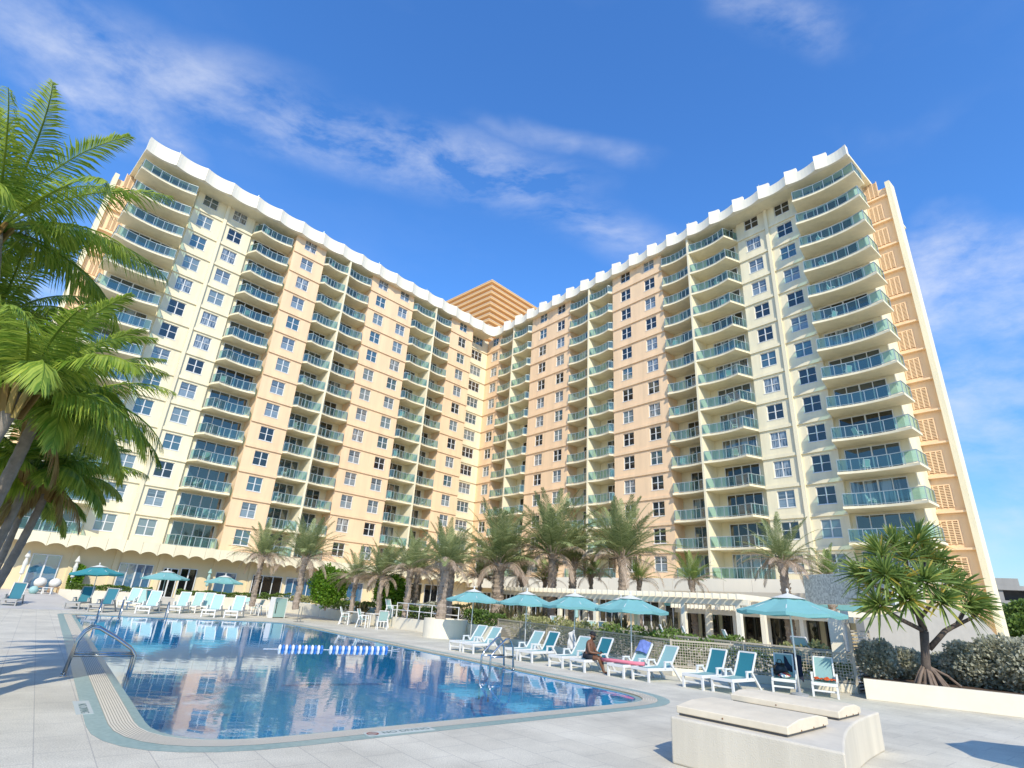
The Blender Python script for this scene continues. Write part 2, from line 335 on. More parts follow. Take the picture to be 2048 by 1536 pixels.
# deck: one sheet to the horizon with the pool cut out
g = MB(); far = []
for p in w3:
    d = V((p.x + 9, p.y - 24, 0)).normalized(); far.append(V((p.x, p.y, 0)) + d * 1600)
g.ring(w3, far, 0.0); struct(g.build('pool_deck', deckm))
b = MB(); b.ring(w2, w3, 0.002); struct(b.build('teal_tile_border', tealtile))
b = MB()
NS = 9
for k in range(NS):
    i = pool_loop(0.17 + 0.35 * (k + 0.13) / NS); o = pool_loop(0.17 + 0.35 * (k + 0.80) / NS); b.ring(i, o, 0.004)
struct(b.build('gutter_grating', grate))
b = MB(); b.ring(w1, w2, -0.004); struct(b.build('gutter', gratedark))
b = MB(); b.ring(w0, w1, -0.025); struct(b.build('pool_coping', tealtile))
b = MB(); n = len(w0)
for k in range(n):
    j = (k + 1) % n; b.quad((w0[k].x, w0[k].y, -0.025), (w0[j].x, w0[j].y, -0.025), (w0[j].x, w0[j].y, -1.5), (w0[k].x, w0[k].y, -1.5))
b.v += [(p.x, p.y, -1.5) for p in w0]; b.f.append(tuple(range(len(b.v) - n, len(b.v))))
struct(b.build('pool_basin', basinm))
b = MB(); b.v = [(p.x, p.y, -0.035) for p in w0]; b.f = [tuple(range(n))]; struct(b.build('pool_water', waterm))

# NO DIVING tiles set in the border
def text(body, size, loc, rot, m, name, label):
    cu = bpy.data.curves.new(name, 'FONT'); cu.body = body; cu.size = size; cu.align_x = 'CENTER'; cu.align_y = 'CENTER'; cu.extrude = 0.001
    me = bpy.data.objects.new(name, cu); C.objects.link(me)
    dg = bpy.context.evaluated_depsgraph_get(); mesh = bpy.data.meshes.new_from_object(me.evaluated_get(dg)); bpy.data.objects.remove(me)
    mesh.materials.clear(); mesh.materials.append(m); return mesh
markm = mat('mark_tile', (0.46, 0.50, 0.47), 0.5); marktxt = mat('mark_letter', (0.10, 0.17, 0.16), 0.5); markred = mat('mark_red', (0.25, 0.07, 0.06), 0.5)
def dive_mark(pos, ang, label, symbol):
    t = thing('depth_marker', label, 'pool marker', (pos.x, pos.y, 0.006), ang, 'warning tiles set in the pool border')
    b = MB(); b.box(-0.62, 0.62, -0.12, 0.12, -0.004, 0.0); b.build('tile', markm, t)
    me = text('NO DIVING', 0.17, None, None, marktxt, 'lettering', ''); o = obj('lettering', me, t); o.location = (0.12, 0, 0.002)
    if symbol:
        b = MB(); b.ring([(-.5 + .075 * math.cos(k * .262), .075 * math.sin(k * .262)) for k in range(24)], [(-.5 + .10 * math.cos(k * .262), .10 * math.sin(k * .262)) for k in range(24)], .004); b.beam((-0.56, 0.06, 0.005), (-0.44, -0.06, 0.005), 0.02, 0.003); b.build('prohibition_symbol', markred, t)
p = at(800, 1463); dive_mark(p, math.atan2(e2.y, e2.x) , 'white no diving tile in the teal border along the near pool edge', True)
p = at(165, 1415); dive_mark(p, math.atan2(e1.y, e1.x) + math.pi * 0, 'white no diving tile in the teal border beside the near handrail corner', False)

# terrace of the building (raised), ramp
TZ = 0.70
# ------------------------------------------------------------------ the building: two wings meeting at a corner
dL = V((0.689, 0.725, 0)); nL = V((-0.725, 0.689, 0)); dR = V((0.6205, -0.7842, 0)); nR = V((0.7842, 0.6205, 0))
OFFL, OFFR = 59.09, 48.17
ROWS = 14; ZC0 = 42.4; FH = 2.75; TOP = 42.97
def zf(k): return ZC0 - FH * k - 1.45
def arc(u0, u1, ye, ym, n=10):
    return [(u0 + (u1 - u0) * t / n, ym + (ye - ym) * (2 * t / n - 1) ** 2) for t in range(n + 1)]

def window_meshes(w, h, lights):
    f = MB(); t = 0.06
    f.box(-w/2, w/2, -0.05, 0.05, h/2 - t, h/2); f.box(-w/2, w/2, -0.05, 0.05, -h/2, -h/2 + t)
    f.box(-w/2, -w/2 + t, -0.05, 0.05, -h/2 + t, h/2 - t); f.box(w/2 - t, w/2, -0.05, 0.05, -h/2 + t, h/2 - t)
    for k in range(1, lights):
        x = -w/2 + w * k / lights; f.box(x - 0.045, x + 0.045, -0.048, 0.045, -h/2 + t, h/2 - t)
    f.box(-w/2 + t, w/2 - t, -0.035, 0.035, 0.0, 0.055)
    f.box(-w/2 - 0.06, w/2 + 0.06, -0.17, -0.052, -h/2 - 0.06, -h/2 - 0.005)
    g = []
    for m in panes:
        b = MB(); b.quad((-w/2 + t, 0.01, -h/2 + t), (w/2 - t, 0.01, -h/2 + t), (w/2 - t, 0.01, h/2 - t), (-w/2 + t, 0.01, h/2 - t)); g.append(b.mesh('pane', m))
    return f.mesh('window', alu), g
WIN = {2: window_meshes(1.56, 1.52, 2), 3: window_meshes(2.35, 1.52, 3)}
def door_meshes(w, h, lights, gl, fm=alu):
    f = MB(); t = 0.07
    f.box(-w/2, w/2, -0.05, 0.05, h - t, h); f.box(-w/2, w/2, -0.05, 0.05, 0, t * 0.8)
    f.box(-w/2, -w/2 + t, -0.05, 0.05, t * 0.8, h - t); f.box(w/2 - t, w/2, -0.05, 0.05, t * 0.8, h - t)
    for k in range(1, lights):
        x = -w/2 + w * k / lights; ww = 0.055 if k * 2 == lights else 0.035; f.box(x - ww, x + ww, -0.045, 0.045, t * 0.8, h - t)
    out = []
    for m in gl:
        b = MB(); b.quad((-w/2 + t, 0.01, t * 0.8), (w/2 - t, 0.01, t * 0.8), (w/2 - t, 0.01, h - t), (-w/2 + t, 0.01, h - t)); out.append(b.mesh('pane', m))
    return f.mesh('sliding_door', fm), out

def balcony_meshes(u0, u1, ye, ym, cl, crr, yb, yw):
    """slab, railing metal and railing glass about z=0 (slab top); cl / crr: chamfer at each end, or None against a dividing wall, or 'side' for an open end"""
    a0 = u0 + (cl if isinstance(cl, float) else 0); a1 = u1 - (crr if isinstance(crr, float) else 0)
    fr = arc(a0, a1, ye, ym)
    poly = [(u0, yb)] + ([(u0, yw)] if isinstance(cl, float) else []) + fr + ([(u1, yw)] if isinstance(crr, float) else []) + [(u1, yb)]
    s = MB(); s.prism(poly, -0.19, 0.0)
    ins = 0.07
    line = []
    if isinstance(cl, float): line.append((u0 + ins, yw))
    elif cl == 'side': line.append((u0 + ins, yb - 0.3))
    line += [(x, y + ins) for x, y in arc(a0 + ins, a1 - ins, ye, ym, 6)]
    if isinstance(crr, float): line.append((u1 - ins, yw))
    elif crr == 'side': line.append((u1 - ins, yb - 0.3))
    r = MB(); g = MB()
    for (x, y), (x2, y2) in zip(line, line[1:]):
        r.beam((x, y, 1.0), (x2, y2, 1.0), 0.06, 0.05); r.beam((x, y, 0.1), (x2, y2, 0.1), 0.04, 0.04)
        n = max(1, round(math.hypot(x2 - x, y2 - y) / 0.95))
        for k in range(n):
            px, py = x + (x2 - x) * k / n, y + (y2 - y) * k / n; r.box(px - 0.025, px + 0.025, py - 0.025, py + 0.025, 0, 0.975)
        g.quad((x, y, 0.13), (x2, y2, 0.13), (x2, y2, 0.965), (x, y, 0.965))
    x, y = line[-1]; r.box(x - 0.025, x + 0.025, y - 0.025, y + 0.025, 0, 0.975)
    return s.mesh('balcony', ivory if False else cream), r.mesh('railing', railmetal), g.mesh('glass_panel', railglass)

def build_wing(name, label, off, n, d, spec):
    w = thing(name, label, 'building', n * off, math.atan2(d.y, d.x))
    pil = MB(); fin = MB()
    for (u0, u1, y, key, cols) in spec['walls']:
        b = MB(); xs = sorted(cols); cur = u0; z0, z1 = 5.2, TOP
        for (uc, lights) in xs:
            ww = 1.56 if lights == 2 else 2.35
            b.box(cur, uc - ww/2, y, y + 0.4, z0, z1); zz = z0
            for k in range(ROWS - 1, -1, -1):
                zc = ZC0 - FH * k; b.box(uc - ww/2, uc + ww/2, y, y + 0.4, zz, zc - 0.76); zz = zc + 0.76
            b.box(uc - ww/2, uc + ww/2, y, y + 0.4, zz, z1); cur = uc + ww/2
        b.box(cur, u1, y, y + 0.4, z0, z1)
        b.box(u0, u0 + 0.25, y + 0.4, max(1.74, y + .42), z0, z1); b.box(u1 - 0.25, u1, y + 0.4, max(1.74, y + .42), z0, z1)
        for k in range(ROWS):
            z = zf(k); b.prism([(u0 - 0.012, y - 0.13), (u1 + 0.012, y - 0.13), (u1 + 0.012, y + 0.05), (u0 - 0.012, y + 0.05)], z - 0.30, z)
        b.build(key + '_wall', cream if key == 'cream' else peach, w)
    core = MB(); core.box(spec['core'][0], spec['core'][1], 1.75, 15, 0.0, TOP); core.build('core_wall', cream, w)
    for (u, y) in spec['pilasters']: pil = MB(); pil.box(u - 0.17, u + 0.17, y - 0.24, y + 0.05, 5.2, TOP - 0.01); pil.build('pilaster', cream, w)
    for (u, yf) in spec['fins']: fin = MB(); fin.box(u - 0.11, u + 0.11, yf, 1.74, 5.2, TOP - 0.012); fin.build('dividing_wall', cream, w)
    # windows
    rr = random.Random(spec['seed'])
    for (u0, u1, y, key, cols) in spec['walls']:
        for (uc, lights) in cols:
            fm, pm = WIN[lights]
            for k in range(ROWS):
                o = obj('window', fm, w); o.location = (uc, y + 0.14, ZC0 - FH * k)
                obj('pane', pm[rr.choices(range(5), spec['paneweights'])[0]], o)
    # balconies
    for bs in spec['balconies']:
        u0, u1, ye, ym, cl, crr, yw, du0, du1, lights = bs
        sm, rm, gm = balcony_meshes(u0, u1, ye, ym, cl, crr, 1.72, yw)
        dm, dp = door_meshes(du1 - du0, 2.36, lights, doorglass)
        for k in range(ROWS):
            o = obj('balcony', sm, w); o.location = (0, 0, zf(k)); obj('railing', rm, o); obj('glass_panel', gm, o)
            q = obj('sliding_door', dm, w); q.location = ((du0 + du1) / 2, 1.69, zf(k) + 0.02); obj('pane', dp[rr.choices(range(3), spec['doorweights'])[0]], q)
    # roof, soffit and scalloped parapet
    u0, u1 = spec['parapet']; b = MB(); b.box(u0, u1, -0.42, 15, TOP + 0.003, TOP + 0.3); b.build('roof', cream, w)
    npan = round((u1 - u0) / 2.9); mod = (u1 - u0) / npan
    for k in range(npan):
        a, c = u0 + mod * k + 0.012, u0 + mod * (k + 1) - 0.012
        fr = arc(a, c, -0.95, -0.62, 8); b = MB()
        if spec['stepped']:
            fl = [p for p in fr if p[0] <= a + mod * 0.47]; rt = [p for p in fr if p[0] >= a + mod * 0.36]
            b.prism(fr + [(c, -0.36), (a, -0.36)], TOP - 0.04, TOP + 1.08); b.prism(fl + [(fl[-1][0], -0.36), (a, -0.36)], TOP + 1.081, TOP + 1.62)
        else:
            b.prism(fr + [(c, -0.36), (a, -0.36)], TOP - 0.04, TOP + 1.62)
        b.build('parapet_panel', ivory, w)
    for k in range(1, npan, 3):
        b = MB(); xx = u0 + mod * k; b.tube([(xx, -0.45, TOP + 1.0), (xx, -0.45, TOP + 2.15)], 0.035, 6); b.build('roof_rod', railmetal, w)
    # set-back end bay with ventilation louvres and an end fin
    for (a, c, y, f0, f1, sgn) in spec['ends']:
        b = MB(); b.box(min(a, c), max(a, c), y, y + 0.9, 0, 41.9); lo, hi = min(a, c), max(a, c)
        for k in range(ROWS): b.box(lo, hi, y - 0.32, y + 0.02, zf(k) - 0.16, zf(k))
        b.build('end_bay_wall', peach, w)
        b = MB(); b.box(f0, f1, y - 0.45, y + 0.92, 0, 42.2); b.build('end_fin', cream, w)
        lb = MB(); n_ = 13
        x0, x1 = (lo + 0.1, lo + 1.2) if sgn > 0 else (hi - 1.2, hi - 0.1)
        for q in range(n_): lb.box(x0, x1, y - 0.06, y - 0.03, 0.35 + q * 0.125, 0.41 + q * 0.125)
        for q in range(4): xx = x0 + (x1 - x0) * q / 3; lb.box(xx - 0.04, xx + 0.04, y - 0.065, y - 0.003, 0.3, 2.05)
        lm = lb.mesh('louvre', orange if False else peach)
        bb = MB(); bb.quad((x0, y - 0.006, 0.3), (x1, y - 0.006, 0.3), (x1, y - 0.006, 2.0), (x0, y - 0.006, 2.0)); bm_ = bb.mesh('louvre_shadow_gap', mat('louvre_gap_shade', (0.25, 0.13, 0.06), 0.9))  # dark sheet standing in for the shade between the slats
        for k in range(ROWS): o = obj('louvre', lm, w); o.location = (0, 0, zf(k)); obj('louvre_shade_sheet', bm_, o)
    return w

# where the two parapets meet
def meet(offl, offr):
    A = dL * 1.0; B = -dR; c = nR * offr - nL * offl
    det = A.x * B.y - A.y * B.x; u = (c.x * B.y - c.y * B.x) / det; v = (A.x * c.y - A.y * c.x) / det; return u, v
pu, pv = meet(OFFL - 0.8, OFFR - 0.8)
specL = dict(seed=3, stepped=False, paneweights=(3, 4, 3, 2, 4), doorweights=(3, 5, 2),
    walls=[(10.7, 13.83, 1.45, 'cream', [(12.12, 2)]), (13.83, 17.1, 1.45, 'cream', [(15.42, 2)]),
           (21.75, 25.8, 0.0, 'peach', [(23.72, 2)]), (32.95, 40.2, 0.0, 'peach', [(34.83, 2), (38.56, 2)]),
           (47.65, 52.3, 0.0, 'peach', [(50.2, 2)]), (52.3, 57.6, 1.56, 'cream', [(54.95, 3)])],
    core=(5.7, 66), pilasters=[(13.95, 1.45)], fins=[(29.13, -0.55), (44.12, -0.55)],
    balconies=[(4.9, 10.6, -0.75, -0.3, 'side', 0.45, 1.45, 6.0, 10.0, 4),
               (17.1, 21.75, -0.30, 0.05, 0.4, 0.4, 0.9, 17.55, 21.5, 4),
               (25.8, 29.03, -0.55, -0.25, 0.35, None, 0.0, 26.3, 28.75, 3), (29.23, 32.95, -0.55, -0.25, None, 0.35, 0.0, 29.6, 32.1, 3),
               (40.2, 44.02, -0.55, -0.25, 0.35, None, 0.0, 40.8, 43.3, 3), (44.22, 47.65, -0.55, -0.25, None, 0.35, 0.0, 44.5, 47.0, 3)],
    parapet=(4.7, pu), ends=[(3.9, 5.7, 5.0, 3.5, 3.9, -1)])
specR = dict(seed=5, stepped=True, paneweights=(7, 2, 1, 2, 2), doorweights=(6, 2, 3),
    walls=[(-68.3, -64.3, 0.0, 'peach', [(-65.97, 2)]), (-56.7, -48.45, 0.0, 'peach', [(-54.18, 2), (-50.38, 2)]),
           (-40.7, -33.0, 0.0, 'peach', [(-38.59, 2), (-34.87, 2)]),
           (-23.9, -20.62, 1.36, 'cream', [(-22.2, 2)]), (-20.62, -17.35, 1.36, 'cream', [(-18.84, 2)])],
    core=(-78, -12.3), pilasters=[(-20.5, 1.36)], fins=[(-60.6, -0.55), (-44.5, -0.55), (-29.0, -0.55)],
    balconies=[(-64.3, -60.7, -0.55, -0.25, 0.35, None, 0.0, -63.2, -60.9, 3), (-60.5, -56.7, -0.55, -0.25, None, 0.35, 0.0, -59.4, -56.95, 3),
               (-48.45, -44.6, -0.55, -0.25, 0.35, None, 0.0, -47.2, -44.8, 3), (-44.4, -40.7, -0.55, -0.25, None, 0.35, 0.0, -43.2, -40.95, 3),
               (-33.0, -29.1, -0.55, -0.25, 0.35, None, 0.0, -31.8, -29.3, 3), (-28.9, -23.9, -0.55, -0.15, None, 0.55, 1.36, -28.0, -24.4, 4),
               (-17.35, -11.3, -0.70, -0.25, 0.4, 'side', 1.36, -17.0, -12.9, 4)],
    parapet=(pv, -11.5), ends=[(-12.3, -10.35, 5.0, -10.35, -9.95, 1)])
wl = build_wing('apartment_wing', 'cream and peach high-rise apartment wing on the left above the scalloped canopy', OFFL, nL, dL, specL)
wr = build_wing('apartment_wing', 'cream and peach high-rise apartment wing on the right rising behind the pergolas', OFFR, nR, dR, specR)

# ground floor of the left wing: wall, pilasters, glazing, scalloped canopy
def Lp(px, py, off, z):
    u_ = Lu(px, py, off); p = dL * u_ + nL * off; return V((p.x, p.y, z))
def Lu(px, py, off=OFFL):
    a = (px - CX) / F; b_ = -(py - CY) / F; d = FWD + RIGHT * a + UP * b_; t = off / (nL.x * d.x + nL.y * d.y); P = V((0, 0, CAMH)) + d * t
    return P.x * dL.x + P.y * dL.y
def Ru(px, py, off=OFFR):
    a = (px - CX) / F; b_ = -(py - CY) / F; d = FWD + RIGHT * a + UP * b_; t = off / (nR.x * d.x + nR.y * d.y); P = V((0, 0, CAMH)) + d * t
    return P.x * dR.x + P.y * dR.y
GY = -0.25
b = MB(); b.box(2.6, 56.9, GY, 2.6, 0, 5.15)
for px_, py_ in ((150, 1110), (233, 1120), (321, 1128), (428, 1142), (500, 1150)): u = Lu(px_, py_, OFFL + GY); b.box(u - 0.2, u + 0.2, GY - 0.14, GY + 0.03, 0.5, 5.0)
for k in range(7): u = 32.6 + k * 3.75; b.box(u - 0.2, u + 0.2, GY - 0.14, GY + 0.03, 0.5, 5.0)
b.build('ground_floor_wall', yellow, wl)
GO = OFFL + GY
for (xa, xb, yy, lights, z0, h, m) in [(48, 110, 1155, 2, .82, 2.7, shopglass), (229, 299, 1162, 4, 1.0, 2.35, shopglass), (318, 350, 1168, 2, TZ, 2.5, doorglass[0]), (354, 388, 1168, 2, TZ, 2.6, doorglass[0]),
        (424, 467, 1176, 2, TZ + .2, 2.3, shopglass), (499, 560, 1182, 3, TZ, 2.5, doorglass[0]), (567, 625, 1185, 4, TZ, 2.5, shopglass), (689, 722, 1195, 2, TZ, 2.5, shopglass), (742, 800, 1190, 4, TZ, 3.0, doorglass[0]), (803, 842, 1195, 3, TZ, 3.0, doorglass[0]), (846, 886, 1195, 3, TZ, 3.0, doorglass[0])]:
    u0, u1 = Lu(xa, yy, GO), Lu(xb, yy, GO)
    fm, pm = door_meshes(u1 - u0, h, lights, [m]); o = obj('patio_door', fm, wl); o.location = ((u0 + u1) / 2, GY - 0.055, z0); obj('pane', pm[0], o)
cb = MB(); mod = 1.31; u = 2.9
while u < 55.5:
    pts = [(u + 0.012, 4.10)] + [(u + 0.012 + (mod - 0.024) * t / 8, 4.10 + 0.27 * math.sin(math.pi * t / 8) ** 0.75) for t in range(1, 8)] + [(u + mod - 0.012, 4.10), (u + mod - 0.012, 5.15), (u + 0.012, 5.15)]
    i = len(cb.v); nn = len(pts); cb.v += [(x, -2.0, z) for x, z in pts] + [(x, -1.86, z) for x, z in pts]
    cb.f.append(tuple(range(i, i + nn))); cb.f.append(tuple(range(i + 2 * nn - 1, i + nn - 1, -1)))
    for k in range(nn): j = (k + 1) % nn; cb.f.append((i + k, i + nn + k, i + nn + j, i + j))
    u += mod
cb.box(2.9, 56.9, -1.855, GY, 4.95, 5.14); cb.build('scalloped_canopy', cream, wl)
# ground floor of the right wing
b = MB(); b.box(-66.5, -12.3, GY, 2.6, 0, 5.15); b.build('ground_floor_wall', yellow, wr)
b = MB(); u = -66
while u < -13.5: b.box(u + 0.015, min(u + 2.6, -12.4) - 0.015, -2.0, -1.86, 3.75, 5.15); u += 2.6
b.box(-66, -12.4, -1.855, GY, 4.95, 5.14); b.build('canopy_fascia', ivory, wr)
for u0, lights, wd in [(-63, 2, 1.8), (-58, 4, 3.2), (-53, 2, 1.6), (-49.5, 3, 3.0), (-45, 2, 1.4), (-41, 4, 3.4), (-36, 2, 2.0), (-33, 3, 2.6), (-29, 4, 3.4), (-24.5, 4, 3.4), (-20, 4, 3.4), (-16, 2, 2.4)]:
    fm, pm = door_meshes(wd, 2.5, lights, [doorglass[0]]); o = obj('patio_door', fm, wr); o.location = (u0, GY - 0.055, 0.72); obj('pane', pm[0], o)

# stepped ledge tower behind the corner
tc_ = at_y(983, 575, 118); tw = thing('rooftop_tower', 'orange tower with stacked ledges rising behind the inner corner of the building', 'tower', (tc_.x, tc_.y + 9, 0), rad(45 + 1.0))
b = MB(); b.box(-8.2, 8.2, -8.2, 8.2, 0, tc_.z - 0.4); b.build('wall', orange, tw)
for k in range(14):
    z = tc_.z - 1.55 * k; b = MB(); lip = MB(); b.box(-9.0, 9.0, -9.0, 9.0, z - 0.62, z - 0.12); lip.box(-9.06, 9.06, -9.06, 9.06, z - 0.118, z)
    lip.build('ledge_lip', towerlip, b.build('ledge', orange, tw))

# raised terrace in front of both wings
PW = OFFL - 2.5
tp = [Lp(116, 1190, PW + .1, 0), Lp(545, 1215, PW + .1, 0), at(575, 1221), at(700, 1239), at(855, 1260), at(985, 1281)]
poly = [(p.x, p.y) for p in tp] + [(2.5, 33.5), (10, 41), (18, 62), (-6, 92), (-46, 56)]
b = MB(); b.prism(poly, 0.01, TZ); struct(b.build('terrace', mat('terrace_paving', (0.50, 0.47, 0.42), 0.85, noise=0.12, nscale=0.6)))
b = MB(); ur = Lu(114, 1190, PW); q = [dL * u_ + nL * o_ for u_, o_ in ((-18, 46), (ur, 46), (ur, OFFL - .27), (-18, OFFL - .27))]
b.v = [(p.x, p.y, z) for p, z in zip(q, (0.006, 0.006, .8, .8))] + [(q[2].x, q[2].y, 0.006), (q[3].x, q[3].y, 0.006)]; b.f = [(0, 1, 2, 3), (1, 4, 2), (0, 3, 5)]
struct(b.build('entrance_ramp', mat('ramp_paving', (0.50, 0.47, 0.43), 0.85, noise=0.12, nscale=0.6)))
# ------------------------------------------------------------------ vegetation
def leaflet(mb, p, d, nrm, ln, wd, droop):
    """narrow leaf: base, mid, tip, drooping"""
    s = d.cross(nrm).normalized() * (wd / 2); mid = p + d * (ln * 0.5) - V((0, 0, droop * ln * 0.12)); tip = p + d * (ln * 0.95) - V((0, 0, droop * ln * 0.5))
    i = len(mb.v); mb.v += [tuple(p - s * 0.5), tuple(p + s * 0.5), tuple(mid + s), tuple(mid - s), tuple(tip)]
    mb.f += [(i, i + 1, i + 2, i + 3), (i + 3, i + 2, i + 4)]
def frond(mb, base, az, el, length, curl, nl, ll, lw, hang, rng, r0=0.02, twist=0.0):
    pts = []; p = V(base); n = 10; h = V((math.cos(az), math.sin(az), 0)); az2 = az + twist
    for k in range(n + 1):
        t = k / n; pts.append(p.copy()); e = el - curl * (t ** 1.25); hh = V((math.cos(az + twist * t), math.sin(az + twist * t), 0))
        p = p + (hh * math.cos(e) + V((0, 0, math.sin(e)))) * (length / n)
    mb.tube(pts, [r0 * (1 - 0.85 * k / n) for k in range(n + 1)], 4, False)
    for k in range(nl):
        t = 0.16 + 0.84 * k / nl; x = t * n; i = min(int(x), n - 1); q = pts[i].lerp(pts[i + 1], x - i); d = (pts[i + 1] - pts[i]).normalized()
        side = d.cross(V((0, 0, 1)));
        if side.length < 0.05: side = V((-math.sin(az), math.cos(az), 0))
        side.normalize(); up = side.cross(d)
        L_ = ll * (math.sin(math.pi * min(1, 0.22 + 0.78 * t) ** 0.9) ** 0.55 * 0.9 + 0.1) * rng.uniform(0.85, 1.1)
        for sg in (-1, 1):
            dd = (side * sg * (1 - 0.45 * t) + d * (0.45 + 0.6 * t) + up * rng.uniform(0.05, 0.35) - V((0, 0, hang * rng.uniform(0.5, 1.2)))).normalized()
            leaflet(mb, q, dd, up, L_, lw, hang + rng.uniform(0, 0.5))
def coconut(label, head, way, base, rr, nf, fl, seed, droop=0.0, dead=1):
    rng = random.Random(seed); t = thing('coconut_palm', label, 'palm tree', base, 0, 'coconut palms at the left edge')
    base = V(base); A = V(head) - base; W = V(way) - base; pts = []
    for k in range(15):
        u = k / 14; pts.append((A * .5 + V((.06, 0, -.05)) * A.z) * 2 * u * (1 - u) + A * u * u)
    tb = MB(); n = 40; ctr = []; rads = []
    for k in range(n + 1):
        u = k / n * 14; i = min(int(u), 13); ctr.append(pts[i].lerp(pts[i + 1], u - i)); rads.append(rr * (1.25 - 0.35 * k / n) * (1 + (0.05 if k % 2 else -0.02)) * (1.35 if k == 0 else 1))
    tb.tube(ctr, rads, 10); tb.build('trunk', barkg, t, True)
    cr_ = MB(); dr = MB()
    for k in range(nf):
        az = k * 2.39996 + rng.uniform(-0.2, 0.2); q = (k + 0.5) / nf; el = 1.40 - 1.30 * q + rng.uniform(-0.15, 0.15)
        frond(cr_, A + V((math.cos(az), math.sin(az), 0)) * rr * 0.7, az, el, fl * rng.uniform(0.85, 1.08), 1.0 + 0.5 * q + droop * .5, 85, fl * 0.23, 0.034, 0.35 + 0.45 * q, rng, 0.035, rng.uniform(-0.3, 0.3))
    cr_.build('crown', g_coco, t)
    for k in range(dead):
        az = rng.uniform(0, 6.28); frond(dr, A + V((math.cos(az), math.sin(az), -0.5)) * rr * 0.9, az, rng.uniform(-0.9, -0.4), fl * rng.uniform(0.4, 0.65), 0.9, 30, fl * 0.16, 0.04, 1.0, rng, 0.03)
    for k in range(10):
        az = rng.uniform(0, 6.28); a = A + V((math.cos(az) * rr, math.sin(az) * rr, -0.15)); dr.beam(a - V((0, 0, rng.uniform(0.1, 0.35))), a + V((math.cos(az) * 0.12, math.sin(az) * 0.12, 0.25)), 0.10, 0.03)
    dr.build('dry_fronds', g_cocodry, t); return t
def co(label, hp, wp, y, rr, nf, fl, seed, droop=0.0, lean=1.0, dead=1):
    h = at_y(*hp, y); wpt = at_y(*wp, y); d = wpt - h; s = max(1.0, min(1.9, (-wpt.z) / (d.z - 0.001)));  k_ = h.z / max(.05, h.z - wpt.z); b = h + d * k_; b.x = max(b.x, h.x - 3.5); b.z = 0; b.y = y - 0.2
    return coconut(label, h, (h + wpt) / 2 * 0.25 + wpt * 0.75, b, rr, nf, fl, seed, droop, dead)
co('tallest coconut palm cut by the left edge with fronds arching over the end balconies', (-8, 455), (-30, 605), 9.6, 0.13, 26, 3.25, 11, 0.25)
co('coconut palm crown half cut by the left edge, below the tallest one', (-14, 640), (-34, 760), 11.5, 0.12, 20, 2.7, 17, 0.3)
co('coconut palm with thick grey leaning trunk leaving the left edge at mid height', (42, 785), (0, 845), 9.0, 0.125, 22, 2.5, 12, 0.2)
co('coconut palm with strongly ringed leaning trunk just right of the thick grey one', (76, 830), (10, 950), 10.5, 0.11, 22, 2.6, 13, 0.25)
co('low coconut palm with slim dark trunk in front of the bottom balcony', (62, 945), (14, 1040), 12.5, 0.085, 16, 2.1, 14, 0.2)
co('low coconut palm with red brown dead fronds hanging beside its trunk', (103, 965), (45, 1070), 13.2, 0.085, 16, 2.1, 15, 0.2, 1, 5)
co('lowest coconut palm head tucked between the two lower slim trunks', (52, 1000), (20, 1070), 14.0, 0.075, 12, 1.7, 16, 0.2)

def date_meshes(seed, nf, up, dry, fresh=False):
    """unit crown: frond length about 1"""
    rng = random.Random(seed); c = MB(); d = MB()
    for k in range(nf):
        az = k * 2.39996 + rng.uniform(-0.25, 0.25); q = (k + 0.5) / nf; el = 1.5 - (1.5 - up) * q ** 0.9 + rng.uniform(-0.1, 0.1)
        frond(c, (math.cos(az) * 0.05, math.sin(az) * 0.05, 0.02 - 0.06 * q), az, el, rng.uniform(0.85, 1.05), 0.30 + 0.62 * q + rng.uniform(0, .3), 46, 0.19, 0.0105, 0.04 + 0.2 * q, rng, 0.009, rng.uniform(-.2, .2))
    for k in range(dry):
        az = rng.uniform(0, 6.28); frond(d, (math.cos(az) * 0.05, math.sin(az) * 0.05, -0.05), az, rng.uniform(0.0, 0.7), rng.uniform(0.7, 1.0), rng.uniform(1.1, 1.8), 30, 0.15, 0.008, 0.5, rng, 0.009)
    for k in range(16):
        az = k * 2.4; a = V((math.cos(az) * 0.05, math.sin(az) * 0.05, -0.10 + 0.006 * k)); d.beam(a, a + V((math.cos(az) * 0.09, math.sin(az) * 0.09, 0.13)), 0.025, 0.01)
    return c.mesh('crown', g_dateg if fresh else g_date), d.mesh('dry_fronds', g_datedry)
DCM = [date_meshes(21, 34, 0.50, 11), date_meshes(22, 42, 0.40, 10), date_meshes(23, 27, 0.30, 19), date_meshes(24, 22, 0.40, 8, True)]
def date_trunk(h, r, seed):
    tb = MB(); n = max(8, int(h / 0.16)); rng = random.Random(seed)
    tb.tube([(0.05 * math.sin(k * 0.5), 0, h * k / n) for k in range(n + 1)], [r * (1.12 - 0.2 * k / n) * (1 + (0.09 if k % 2 else -0.05)) for k in range(n + 1)], 9)
    for k in range(int(h * 16)):
        z = rng.uniform(0.1, h); a = rng.uniform(0, 6.28); p = V((math.cos(a) * r * 0.92, math.sin(a) * r * 0.92, z)); tb.beam(p, p + V((math.cos(a) * 0.07, math.sin(a) * 0.07, 0.11)), r * 0.5, 0.04)
    # flared boot under the crown
    tb.lathe([(r * 1.0, -0.55), (r * 1.45, -0.2), (r * 1.35, 0.02)], 9, (0.05 * math.sin(n * .5), 0, h)); return tb
